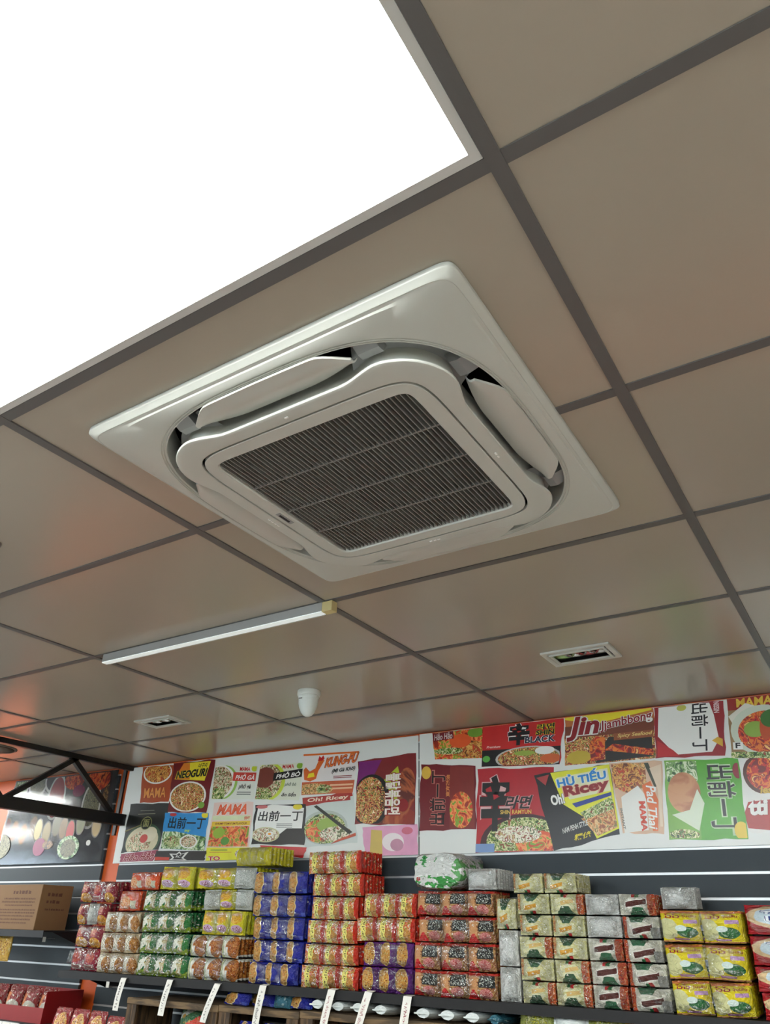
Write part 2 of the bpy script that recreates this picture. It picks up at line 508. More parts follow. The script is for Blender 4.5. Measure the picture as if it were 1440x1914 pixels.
# flaps, hinge blocks and corner trays, one set per side
def flap_mesh():
    m = MB()
    def pt(u, v, low):
        s = (u - .5) * .408
        a = abs(s) / .204
        inner = .3385 + .019 * max(0, (a - .42) / .58) ** 1.5
        arc = .4185 - .11 * s * s
        taper = max(0, (a - .68) / .32)
        outer = arc - (arc - inner - .020) * taper ** 1.7
        y = inner + (outer - inner) * v
        z = -.018 - .017 * v - .008 * math.sin(math.pi * min(1, v * 1.05)) + (.006 if not low else 0)
        return (s, -y, z)
    nu, nv = 28, 8
    m.grid(lambda u, v: pt(u, v, True), nu, nv)
    m.grid(lambda u, v: pt(u, v, False), nu, nv)
    n1 = (nu + 1) * (nv + 1)
    rim = [i for i in range(nu + 1)] + [j * (nu + 1) + nu for j in range(1, nv + 1)] + [nv * (nu + 1) + i for i in range(nu - 1, -1, -1)] + [j * (nu + 1) for j in range(nv - 1, 0, -1)]
    for k in range(len(rim)):
        a, b = rim[k], rim[(k + 1) % len(rim)]
        m.f.append((a, b, b + n1, a + n1))
    return m
flap_me = flap_mesh().mesh('air_flap', 'acflap', True)
flap_me.set_sharp_from_angle(angle=0.8)
def hinge_mesh(sx):
    xs = sorted((sx * .214, sx * .262))
    return MB().loft([[(x, -.330, .03), (x, -.352, -.020), (x, -.370, -.022), (x, -.400, -.012), (x, -.425, .004), (x, -.425, .03)] for x in xs], True, True).mesh('flap_support', 'acgrey')
hinge_l, hinge_r = hinge_mesh(-1), hinge_mesh(1)
tray = MB()
ring0, ring1 = [], []
for i in range(25):
    t = math.radians(45 - 17 + 34 * i / 24)
    c, s = math.cos(t), math.sin(t)
    r1 = .395 / (abs(c) ** 3.2 + abs(s) ** 3.2) ** (1 / 3.2); r0 = .33 / (abs(c) ** 5 + abs(s) ** 5) ** .2
    ring0.append((r0 * c, r0 * s, -.012)); ring1.append((r1 * c, r1 * s, .006))
tray.add(ring0 + ring1, [(i, i + 1, 26 + i, 25 + i) for i in range(24)])
tray_me = tray.mesh('corner_tray', 'acgrey', True)
cover = MB()
cv, n_ = [], 20
path = [(.190, .4405)] + [(.4405 - .02 * (1 - math.cos(a)) - .0, .4405 - .02 * (1 - math.sin(a))) for a in [math.pi / 2 - math.pi / 2 * k / 6 for k in range(7)]] + [(.4405, .190)]
inner_arc = []
for i in range(n_ + 1):
    t = math.radians(25.5 + (64.5 - 25.5) * i / n_)
    c, s = math.cos(t), math.sin(t)
    k = .438 / (abs(c) ** 4 + abs(s) ** 4) ** .25
    inner_arc.append((k * c, k * s))
path = path + inner_arc
corner_me = None
seam = MB()
def ribbon(pts, w, z):
    for (x0, y0), (x1, y1) in zip(pts[:-1], pts[1:]):
        d = Vector((x1 - x0, y1 - y0)).normalized() * w
        seam.add([(x0 - d.y, y0 + d.x, z), (x1 - d.y, y1 + d.x, z), (x1 + d.y, y1 - d.x, z), (x0 + d.y, y0 - d.x, z)], [(0, 1, 2, 3)])
ribbon([(.185, .444), (.434, .444), (.442, .440), (.4445, .432), (.4445, .185)], .0009, -.0206)
seam_me = seam.mesh('corner_seam', 'acgrey')
for k in range(4):
    R = math.pi / 2 * k
    for nm, me in (('air_flap', flap_me), ('flap_support', hinge_l), ('flap_support', hinge_r), ('corner_tray', tray_me), ('corner_seam', seam_me)):
        o = link(nm, me, ac); o.rotation_euler = (0, 0, R)
# small airflow marks and the maker's plate on the plate
for cnt, R, off in ((4, -math.pi / 2, -.02), (2, math.pi / 2, .03), (3, math.pi, 0), (1, 0, 0)):
    m = MB()
    for i in range(cnt):
        x = off + (i - (cnt - 1) / 2) * .012
        m.box(x - .004, x + .004, -.318, -.314, -.0525, -.0505)
    o = m.build('airflow_mark', 'mark', ac); o.rotation_euler = (0, 0, R)
bp_ = MB().box(-.284, -.270, -.012, .046, -.0522, -.050).build('badge', 'acgrey', ac)
MB().box(-.281, -.274, -.004, .036, -.0528, -.052).build('badge_print', 'acdark', bp_)

# ------------------------------------------------------------------ slim strip lamp under the ceiling
st = tag(empty('strip_lamp', (-.555, 1.228, CEIL)), 'slim white strip light fixed under the ceiling left of the air conditioner', 'light')
MB().box(-.575, .555, -.040, -.010, -.036, -.0045).build('housing', 'alu', st)
MB().box(-.575, .555, -.039, -.014, -.040, -.0362).build('diffuser', emit_mat('strip diffuser', (0.86, 1.0, 0.95), 0.42), st)
MB().box(-.575, .540, -.004, .0, -.036, -.0045).build('flange', 'lampframe', st)
MB().box(.5555, .598, -.041, -.009, -.040, -.0045).build('end_cap', mat('yellowed end cap', (208, 192, 136), 0.5), st, bevel=.002)

# ------------------------------------------------------------------ recessed twin spots
def downlight(c, hole, label, cols):
    u0, u1, v0, v1 = hole
    t = tag(empty('recessed_spotlight', ((u0 + u1) / 2, (v0 + v1) / 2, CEIL)), label, 'light')
    w, h = (u1 - u0) / 2, (v1 - v0) / 2
    fr = MB()
    def ring(m, a, b, t_, z0, z1):
        m.box(-a, a, -b, -b + t_, z0, z1); m.box(-a, a, b - t_, b, z0, z1)
        m.box(-a, -a + t_, -b + t_, b - t_, z0, z1); m.box(a - t_, a, -b + t_, b - t_, z0, z1)
    ring(fr, w + .012, h + .012, .020, -.008, -.0005)
    fr.build('outer_frame', 'lampframe', t)
    f2 = MB(); ring(f2, w - .014, h - .014, .008, -.012, -.005); f2.build('inner_frame', 'lampframe', t)
    MB().box(-w, w, -h, h, .045, .05).box(-w, -w + .003, -h, h, .004, .045).box(w - .003, w, -h, h, .004, .045).box(-w, w, -h, -h + .003, .004, .045).box(-w, w, h - .003, h, .004, .045).build('recess_box', 'acdark', t)
    for i, cc in enumerate(cols):
        x = (i - (len(cols) - 1) / 2) * (2 * w - .05) / len(cols)
        r = min(h - .026, .048)
        o = MB().lathe([(r, .012), (r * .95, .006), (r * .86, .010), (r * .55, .028), (r * .25, .034), (r * .22, .020), (0.0001, .018)], 24).build('lamp', cc, t, smooth=True)
        o.location.x = x
MT['chrome'] = mat('lamp reflector chrome', (190, 192, 190), 0.18, metal=1.0)
MT['chromeg_refl'] = mat('lamp chrome with painted green reflection', (150, 176, 120), 0.2, metal=0.8)  # green reflection painted into the reflector colour
MT['chromer_refl'] = mat('lamp chrome with painted red reflection', (176, 96, 96), 0.2, metal=0.8)  # red reflection put into the colour the same way
downlight(None, down_cells[(0.0, 1.8)], 'white recessed spotlight with painted green and red reflections at the right of the ceiling', ['chromeg_refl', 'chrome', 'chromer_refl', 'chrome'])
downlight(None, down_cells[(-2.4, 1.8)], 'white framed recessed spotlight near the black roof truss', ['chrome', 'chrome', 'chrome'])

# ------------------------------------------------------------------ dome camera
cm = tag(empty('security_camera', (-.709, 2.034, CEIL)), 'white dome security camera hanging from the ceiling above the posters', 'camera')
MB().lathe([(.0535, 0), (.0545, -.004), (.0545, -.018), (.0525, -.024), (.0495, -.026)], 40).build('base', 'camwhite', cm, smooth=True, auto=0.6)
MB().lathe([(.0485, -.026), (.0488, -.034), (.0474, -.036), (.0470, -.042), (.0455, -.060), (.0410, -.080), (.0320, -.100), (.0220, -.112), (.0110, -.1185), (.0001, -.120)], 40).build('turret', 'camwhite', cm, smooth=True, auto=0.6)
MB().lathe([(.020, 0), (.019, .004), (.0001, .006)], 24).build('lens', 'camlens', cm, smooth=True, loc=(.0, .022, -.098)).rotation_euler = (-2.2, 0, 0)
MB().box(-.018, .000, -.0505, -.047, -.045, -.041).build('print', 'acgrey', cm)

# ------------------------------------------------------------------ round grille and small fitting at the left edge
sp = tag(empty('ceiling_speaker', (-3.355, 2.085, CEIL)), 'round grey ceiling speaker beside the black truss, at the left edge', 'speaker')
MB().lathe([(.160, 0.0), (.160, -.004), (.152, -.008), (.146, -.006)], 48).build('rim', mat('speaker rim', (120, 112, 102), .5), sp, smooth=True, auto=.6)
MB().lathe([(.146, -.006), (.08, -.009), (.0001, -.010)], 48).build('grille', mat('speaker cloth', (104, 96, 86), .8, bump=(300, .3, .002)), sp, smooth=True)
fx = tag(empty('ceiling_fitting', (-.592, .345, CEIL)), 'small dark round fitting on the ceiling tile at the left edge', 'fitting')
MB().lathe([(.030, 0), (.030, -.006), (.024, -.010)], 24).build('rim', 'bar', fx, smooth=True, auto=.6)
MB().lathe([(.018, -.010), (.014, -.022), (.0001, -.024)], 20).build('cap', 'black', fx, smooth=True, auto=.6)

# ------------------------------------------------------------------ black roof truss
tr = tag(empty('roof_truss', (-2.97, 2.9, 0)), 'black steel lattice truss running out from the wall under the ceiling', 'truss')
MB().box(-.018, .018, -2.4, .035, 2.562, 2.594).build('top_chord', 'black', tr, bevel=.003)
MB().box(-.03, .03, -2.4, .035, 2.205, 2.276).build('bottom_chord', 'black', tr, bevel=.004)
zig = [(-.475, -.075), (-.435, -.86), (-1.26, -.90), (-1.30, -1.70)]
for a, b in zig:
    MB().bar((0, a, 2.57), (0, b, 2.268), .030, .030, (1, 0, 0)).build('diagonal_brace', 'black', tr)
MB().box(-.03, .03, .035, .062, 2.15, 2.594).build('wall_plate', 'black', tr)
MB().box(-.10, -.07, .035, .062, 2.15, 2.594).build('wall_plate', 'black', tr)

# ------------------------------------------------------------------ slatwall cladding
PITCH_S, ZTOP = 0.0965, 1.968
def slatwall(name, s0, s1, label, zmax=2.59):
    t = tag(wthing(name, s0, 0, 0), label, 'wall panel')
    L = s1 - s0
    board = MB().box(0, L, 0.0, .018, 0.0, PITCH_S - .0105).mesh('slat_board', 'slat')
    rail = MB().box(0, L, 0.005, .018, PITCH_S - .0105, PITCH_S).mesh('groove_rail', 'alu')
    k = 0
    for i in range(-6, 12):
        z = ZTOP - PITCH_S * (i + 1) + .006
        if z + PITCH_S > zmax: continue
        link('slat_board', board, t, loc=(0, 0, z))
        link('groove_rail', rail, t, loc=(0, 0, z))
    return t
slatwall('slatwall', -4.79, -4.306, 'dark grey slatwall beyond the spice poster at the far left', 1.98)
slatwall('slatwall', -4.30, -3.098, 'dark grey slatwall behind the spice poster and cardboard box')
slatwall('slatwall', -2.935, 3.3, 'long dark grey slatwall behind the noodle shelf')

# ------------------------------------------------------------------ shelving added behind the photographer to block window light
gd = tag(empty('blocker_shelf', (-3.2, -1.75, 0)), 'unseen dark shelf added behind the photographer to block window light', 'shelf')
MB().box(-5.6, 5.6, -.012, .012, .08, 1.86).build('back_panel', 'shelf', gd)
for zz in (.12, .5, .88, 1.26, 1.64):
    MB().box(-5.6, 5.6, -.38, .38, zz, zz + .03).build('shelf_board', 'shelf', gd)
for xx in (-5.59, -2.8, 0, 2.8, 5.59):
    MB().box(xx - .02, xx + .02, -.03, .03, 0, 1.88).build('upright', 'black', gd)

# ------------------------------------------------------------------ writing
UNIT = {}
def unit_text(body, bold=0.0, shear=0.0):
    k = (body, bold, shear)
    if k not in UNIT:
        c = bpy.data.curves.new('t', 'FONT')
        c.body = body; c.offset = bold; c.shear = shear; c.resolution_u = 3
        o = bpy.data.objects.new('t', c); COL.objects.link(o)
        me = bpy.data.meshes.new_from_object(o.evaluated_get(bpy.context.evaluated_depsgraph_get()))
        vs = [tuple(v.co[:2]) for v in me.vertices]; fs = [tuple(p.vertices) for p in me.polygons]
        bpy.data.objects.remove(o); bpy.data.curves.remove(c); bpy.data.meshes.remove(me)
        x0 = min(v[0] for v in vs); x1 = max(v[0] for v in vs); y0 = min(v[1] for v in vs); y1 = max(v[1] for v in vs)
        w, h = x1 - x0, max(y1 - y0, 1e-3)
        UNIT[k] = ([((x - x0) / w, (y - y0) / h) for x, y in vs], fs)
    return UNIT[k]

# ------------------------------------------------------------------ printed posters
PC = {}
def pcol(c):
    if isinstance(c, str): return MT[c]
    if c not in PC:
        PC[c] = mat('print %d %d %d' % c, c, 0.3, spec=0.4, vary=.0 if min(c) > 190 else .16, vscale=14)
    return PC[c]
F = lambda n, cols, sc, st=(1, 1, 1), soft=False: MT.__setitem__(n, food_mat('print ' + n, cols, sc, st, 0.3, soft))
F('fnoodle', [(96, 44, 16), (196, 120, 40), (226, 176, 90), (150, 70, 26), (206, 60, 30)], 35)
F('fgreens', [(40, 66, 24), (120, 150, 50), (226, 222, 170), (70, 110, 30), (150, 60, 36)], 43)
F('fstew', [(90, 22, 14), (176, 60, 26), (226, 190, 110), (60, 90, 26), (206, 90, 40), (238, 226, 190)], 39)
F('fshrimp', [(150, 36, 16), (216, 84, 34), (238, 150, 80), (120, 160, 40), (206, 60, 26)], 18)
F('fpho', [(110, 60, 40), (196, 160, 120), (232, 224, 196), (90, 120, 50), (150, 90, 66)], 36)
F('fred', [(120, 20, 14), (196, 40, 22), (226, 120, 40), (150, 30, 20), (240, 190, 110)], 20)
F('fwhite', [(90, 100, 60), (220, 214, 180), (240, 236, 216), (140, 60, 40), (200, 180, 120)], 40)
F('fpad', [(150, 80, 40), (206, 140, 70), (230, 190, 130), (120, 110, 50), (190, 90, 50)], 36)
F('fgravy', [(120, 62, 34), (176, 110, 66), (196, 140, 90)], 9, soft=True)
F('fveg', [(40, 80, 40), (120, 160, 90), (214, 226, 190), (90, 130, 70)], 21)
F('fsmoke', [(60, 26, 20), (140, 40, 24), (176, 90, 50), (90, 30, 24)], 6, soft=True)
WHT, BLK, RED, DRED, YEL, ORG, GRN, MAR = (236, 236, 230), (24, 22, 22), (196, 34, 36), (140, 24, 30), (232, 214, 50), (226, 110, 44), (70, 150, 50), (112, 26, 34)

def poster(name, s0, s1, z0, z1, d, label, base, packs, thick=.004, gloss=None):
    t = tag(wthing(name, s0, d, 0), label, 'poster')
    MB().box(0, s1 - s0, -thick, 0, z0, z1).build('board', pcol(base), t, bevel=.001, seg=1)
    for i, (quad, col, els) in enumerate(packs):
        TL, TR, BR, BL = [Vector((q[0] - s0, min(q[1], z1 - .001))) for q in quad]
        def bil(x, y):
            p = (BL * (1 - x) + BR * x) * (1 - y) + (TL * (1 - x) + TR * x) * y
            p.x = min(max(p.x, .001), s1 - s0 - .001); p.y = min(max(p.y, z0 + .001), z1 - .001)
            return p
        lay = -thick - .0006 - .0009 * (i % 2)
        poly = []
        rnd = random.Random(i * 7 + len(packs))
        N = 7
        for (ax, ay, bx, by) in ((0, 0, 1, 0), (1, 0, 1, 1), (1, 1, 0, 1), (0, 1, 0, 0)):
            for k in range(N):
                f = k / N
                wv = .012 * math.sin(f * 9 + rnd.random() * 2) if 0 < k else -.006
                x, y = ax + (bx - ax) * f, ay + (by - ay) * f
                x += wv * (1 if ay != by else 0); y += wv * (1 if ax != bx else 0)
                poly.append(bil(x, y))
        m = MB()
        m.add([(p.x, lay, min(max(p.y, z0 + .001), z1 - .0005)) for p in poly], [tuple(range(len(poly)))])
        pk = m.build('printed_pack', pcol(col), t)
        y = lay
        for el in els:
            y -= .00022
            k = el[0]
            mb = MB(); nm = 'picture'
            if k == 'R':
                _, x0, y0, x1, y1, c = el
                pts = [bil(*q) for q in ((x0, y0), (x1, y0), (x1, y1), (x0, y1))]
                mb.add([(p.x, y, p.y) for p in pts], [(0, 1, 2, 3)])
            elif k == 'P':
                _, pl_, c = el
                pts = [bil(*q) for q in pl_]
                mb.add([(p.x, y, p.y) for p in pts], [tuple(range(len(pts)))])
            elif k == 'E':
                _, cx, cy, rx, ry, c = el
                cl = lambda q: min(max(q, .012), .988)
                pts = [bil(cl(cx + rx * math.cos(a * math.pi / 14)), cl(cy + ry * math.sin(a * math.pi / 14))) for a in range(28)]
                mb.add([(p.x, y, p.y) for p in pts], [tuple(range(28))])
            else:
                _, body, x0, y0, x1, y1, c = el[:7]
                op = el[7] if len(el) > 7 else {}
                nm = 'lettering'
                def put(bold, yy, col_, grow=0.0):
                    vs, fs = unit_text(body, bold, op.get('shear', 0.0))
                    mm = MB(); out = []
                    for a, b in vs:
                        r = op.get('rot', 0)
                        a, b = a * (1 + 2 * grow) - grow, b * (1 + 2 * grow) - grow
                        if r == -90: a, b = b, 1 - a
                        if r == 90: a, b = 1 - b, a
                        sl = op.get('slope', 0.0)
                        p = bil(x0 + (x1 - x0) * a, y0 + (y1 - y0) * b + sl * a)
                        out.append((p.x, yy, p.y))
                    mm.add(out, fs)
                    mm.build(nm, pcol(col_), pk)
                if 'line' in op:
                    put(op.get('bold', .03) + op.get('lw', .05), y, op['line'], op.get('grow', .02))
                    y -= .00022
                put(op.get('bold', .03), y, c)
                continue
            mb.build(nm, pcol(c), pk)
    if gloss:
        MB().add([(0, -thick - .006, z0), (s1 - s0, -thick - .006, z0), (s1 - s0, -thick - .006, z1), (0, -thick - .006, z1)], [(0, 1, 2, 3)]).build('laminate', gloss, t)
    return t

def laminate_mat(name, rough):
    m = NT(name)
    tr = m.n('ShaderNodeBsdfTransparent')
    gl = m.n('ShaderNodeBsdfGlossy'); gl.inputs['Roughness'].default_value = rough
    m.put(gl.inputs['Normal'], m.bump(6.0, .25, kind='Object', distance=.004))
    fr = m.n('ShaderNodeFresnel'); fr.inputs['IOR'].default_value = 1.5
    mx = m.n('ShaderNodeMixShader')
    m.put(mx.inputs[0], fr.outputs[0])
    m.t.links.new(tr.outputs[0], mx.inputs[1]); m.t.links.new(gl.outputs[0], mx.inputs[2])
    m.t.links.new(mx.outputs[0], m.t.nodes['Material Output'].inputs[0])
    return m.m
MT['laminate'] = laminate_mat('clear laminate', .14)
B_, SH = {'bold': .02}, {'bold': .02, 'shear': .25}
left_packs = [
 ([(-2.862,2.581),(-2.558,2.572),(-2.555,2.337),(-2.832,2.345)], (168, 70, 30), [('E',.5,.80,.46,.30,WHT),('E',.5,.82,.42,.28,'fnoodle'),('T','MAMA',.12,.12,.86,.40,(226,150,70),{'bold':.02,'line':MAR})]),
 ([(-2.563,2.594),(-2.184,2.578),(-2.200,2.251),(-2.551,2.275)], (110, 24, 28), [('P',[(.06,.66),(.82,.60),(.90,.98),(.25,.98)],YEL),('P',[(.06,.66),(.45,.64),(.40,.97),(.25,.98)],(214,120,40)),('T','NEOGURI',.10,.66,.86,.82,BLK,{'bold':.045,'shear':.2,'slope':.03,'line':YEL}),('T','너구리',.62,.86,.84,.95,BLK,SH),('E',.46,.30,.46,.30,WHT),('E',.46,.30,.42,.27,'fstew'),('E',.84,.14,.08,.06,(120,160,60))]),
 ([(-2.178,2.542),(-1.816,2.507),(-1.823,2.310),(-2.177,2.330)], (222, 226, 214), [('E',.20,.5,.38,.52,(150,190,90)),('E',.16,.5,.36,.50,WHT),('E',.14,.5,.32,.46,'fpho'),('E',.12,.15,.2,.22,'fgreens'),('T','MAMA',.60,.84,.84,.96,RED,B_),('R',.46,.54,.99,.80,(200,62,50)),('T','PHỞ GÀ',.52,.58,.96,.76,WHT,SH),('T','phở gà',.62,.28,.90,.46,BLK,SH),('R',.60,.20,.92,.22,(80,90,80)),('R',.60,.14,.92,.16,(80,90,80)),('E',.94,.92,.07,.09,(200,214,60))]),
 ([(-1.798,2.513),(-1.457,2.499),(-1.469,2.284),(-1.814,2.309)], (222, 226, 206), [('E',.24,.5,.40,.54,(196,214,70)),('E',.20,.5,.36,.50,'fpho'),('E',.16,.62,.24,.30,(120,56,44)),('E',.14,.14,.24,.2,'fgreens'),('T','MAMA',.54,.86,.80,.97,RED,B_),('P',[(.36,.52),(1.0,.62),(1.0,.84),(.36,.74)],BLK),('T','PHỞ BÒ',.42,.58,.96,.74,WHT,{'bold':.03,'shear':.2,'slope':.06}),('T','phở bò',.64,.36,.90,.48,(90,110,90),SH),('T','ăn liền',.60,.10,.92,.22,BLK,SH),('E',.93,.92,.07,.08,(130,170,50))]),
 ([(-1.462,2.552),(-1.057,2.536),(-1.091,2.305),(-1.456,2.314)], (232, 226, 222), [('R',.0,.94,1.0,.985,ORG),('R',0,.0,1,.30,(200,96,60)),('R',.55,.10,.98,.14,(236,190,150)),('R',.55,.18,.98,.22,(236,190,150)),('P',[(.04,.36),(.16,.31),(.27,.37),(.30,.55),(.36,.70),(.40,.80),(.35,.88),(.29,.80),(.24,.62),(.14,.55),(.06,.66),(.02,.60)],(214,100,40)),('P',[(.28,.80),(.30,.92),(.34,.87),(.37,.93),(.40,.85),(.36,.80)],RED),('P',[(.10,.40),(.24,.42),(.22,.52),(.12,.50)],YEL),('T','KUNG-FU',.42,.62,1.0,.86,(226,120,60),{'bold':.03,'shear':.3,'slope':.10,'line':DRED}),('T','(Mì Gà Khô)',.56,.46,.98,.58,(60,60,60),{'shear':.2,'slope':.05}),('R',.6,.40,.94,.415,DRED),('R',.6,.36,.94,.375,DRED),('E',.22,.10,.40,.16,'fpad'),('E',.44,.12,.14,.10,'fgreens')]),
 ([(-1.061,2.474),(-0.678,2.491),(-0.684,2.118),(-1.068,2.139)], (124, 40, 42), [('P',[(.0,.5),(.30,.75),(.42,.97),(.02,.99)],(118,36,110)),('P',[(.36,.40),(.5,.18),(.66,.16),(.76,.62),(.70,.84),(.48,.66)],(180,196,50)),('E',.62,.10,.42,.16,'fsmoke'),('E',.85,.5,.16,.3,'fsmoke'),('E',.80,.27,.09,.09,DRED),('E',.25,.36,.33,.40,BLK),('E',.23,.36,.28,.36,'fstew'),('T','불닭볶음면',.50,.14,.76,.74,(236,226,214),{'rot':-90,'bold':.03,'line':DRED}),('T','HOT CHICKEN',.42,.22,.49,.60,BLK,{'rot':-90})]),
 ([(-2.918,2.342),(-2.543,2.329),(-2.577,2.048),(-2.928,2.036)], (30, 32, 30), [('E',.52,.22,.46,.36,(56,80,56)),('E',.50,.20,.42,.32,(206,196,160)),('E',.44,.16,.30,.24,'fpho'),('E',.66,.34,.2,.16,(216,206,176)),('E',.54,.26,.10,.09,(190,60,50)),('E',.52,.58,.14,.14,(150,150,96)),('E',.52,.58,.125,.125,BLK),('T','面',.44,.50,.60,.66,(150,150,96),B_),('P',[(.0,.42),(.42,.55),(.42,.565),(.0,.45)],(120,110,60)),('R',.30,.84,.66,.855,(110,112,100)),('R',.26,.77,.70,.785,(130,130,110))]),
 ([(-2.570,2.269),(-2.181,2.250),(-2.176,2.031),(-2.558,2.054)], (52, 142, 206), [('P',[(.0,.0),(1,.0),(1,.36),(.6,.42),(.3,.48),(.0,.47)],'fveg'),('E',.24,.2,.2,.16,'fgreens'),('E',.62,.22,.2,.18,WHT),('E',.62,.22,.17,.15,'fpho'),('E',.93,.94,.08,.08,YEL),('T','出前一丁',.10,.56,.96,.88,BLK,{'bold':.018,'shear':.1}),('T','海鮮',.50,.46,.64,.54,(190,220,80),B_),('E',.2,.95,.08,.05,(190,60,60))]),
 ([(-2.144,2.308),(-1.821,2.297),(-1.819,2.040),(-2.161,2.049)], (232, 206, 196), [('T','MAMA',.10,.72,.86,.96,(232,106,70),{'bold':.045,'shear':.3,'line':WHT}),('R',.02,.60,.98,.70,(214,222,180)),('R',.02,.02,.96,.46,'fshrimp'),('P',[(.03,.46),(.97,.48),(.97,.58),(.03,.57)],(226,190,60)),('T','SHRIMP TOM YUM FLAVOUR',.12,.50,.90,.545,(120,40,30),B_),('E',.24,.32,.14,.12,(150,180,60)),('E',.42,.14,.1,.09,(90,150,60)),('T','鲜虾',.82,.60,.96,.68,(200,60,40),B_)]),
 ([(-1.801,2.276),(-1.418,2.263),(-1.405,2.041),(-1.804,2.058)], BLK, [('P',[(.05,.12),(.34,.06),(.55,.28),(.66,.40),(.94,.40),(.97,.9),(.70,.96),(.34,1.0),(.06,.94),(.03,.5)],WHT),('T','出前一丁',.08,.58,.95,.84,BLK,{'bold':.018,'shear':.1}),('E',.26,.24,.27,.19,(200,196,150)),('E',.26,.24,.24,.165,'fwhite'),('E',.34,.26,.07,.06,WHT),('E',.34,.26,.03,.028,(230,150,40)),('R',.46,.50,.76,.515,(90,90,90)),('R',.46,.46,.76,.475,(90,90,90)),('R',.46,.42,.76,.435,(90,90,90)),('E',.85,.93,.09,.07,YEL),('E',.14,.95,.12,.05,(214,120,120))]),
 ([(-1.446,2.297),(-1.084,2.304),(-1.044,2.042),(-1.404,2.029)], (206, 214, 208), [('P',[(-.06,.86),(.1,.88),(.96,1.1),(.98,.94),(.3,.84),(.02,.82)],(170,50,44)),('P',[(.0,.86),(.93,.86),(.93,1.0),(.0,1.0)],(170,50,44)),('T','Oh! Ricey',.10,.875,.90,.98,(236,214,190),{'bold':.03,'shear':.15}),('E',.40,.36,.44,.34,(180,190,180)),('E',.40,.34,.40,.30,'fgreens'),('E',.24,.30,.2,.22,'fshrimp'),('E',.46,.40,.2,.14,(150,176,80)),('E',.60,.22,.3,.14,'fwhite'),('P',[(.22,.80),(.28,.82),(.92,.22),(.86,.18)],(40,44,36)),('P',[(.5,.02),(.98,.14),(.98,.2),(.6,.08)],(190,80,50))]),
 ([(-1.015,2.120),(-0.671,2.123),(-0.664,1.972),(-0.994,1.974)], (222, 160, 190), [('P',[(.1,.1),(.34,.05),(.36,.85),(.16,.9)],(206,180,96)),('E',.55,.45,.2,.3,(236,226,226)),('E',.82,.8,.1,.12,(206,110,130)),('E',.62,.35,.12,.2,(190,140,160))]),
 ([(-2.926,2.029),(-2.577,2.048),(-2.611,1.983),(-2.923,1.982)], (150, 60, 80), [('T','Hảo Hảo',.10,.10,.95,.92,(130,16,30),{'bold':.03,'shear':.3,'line':(226,190,190)})]),
 ([(-2.596,2.041),(-2.157,2.030),(-2.165,1.977),(-2.601,1.983)], (34, 28, 26), [('P',[(.0,.05),(.3,.05),(.3,.35),(.0,.4)],(200,60,40)),('P',[(.30,.05),(.66,.05),(.58,.25),(.66,.9),(.52,.7),(.48,.95),(.42,.7),(.28,.72),(.36,.3)],(220,220,214)),('P',[(.36,.12),(.60,.12),(.54,.26),(.60,.76),(.51,.6),(.48,.8),(.44,.6),(.34,.62),(.40,.3)],(34,28,26)),('T','RC',.42,.3,.53,.55,(220,220,214),SH)]),
 ([(-2.161,2.049),(-1.819,2.040),(-1.808,1.970),(-2.156,1.974)], (226, 222, 44), [('R',.1,.78,.5,.84,(60,130,60)),('R',.08,.62,.6,.66,(200,120,60)),('T','TO',.06,.02,.34,.34,(190,40,30),{'bold':.04,'line':WHT}),('E',.84,.5,.16,.36,'fwhite')]),
 ([(-1.734,2.050),(-1.388,2.029),(-1.414,1.966),(-1.711,2.001)], (196, 30, 34), [('P',[(.2,.0),(.9,-.1),(.95,.1),(.5,.25)],WHT)]),
]
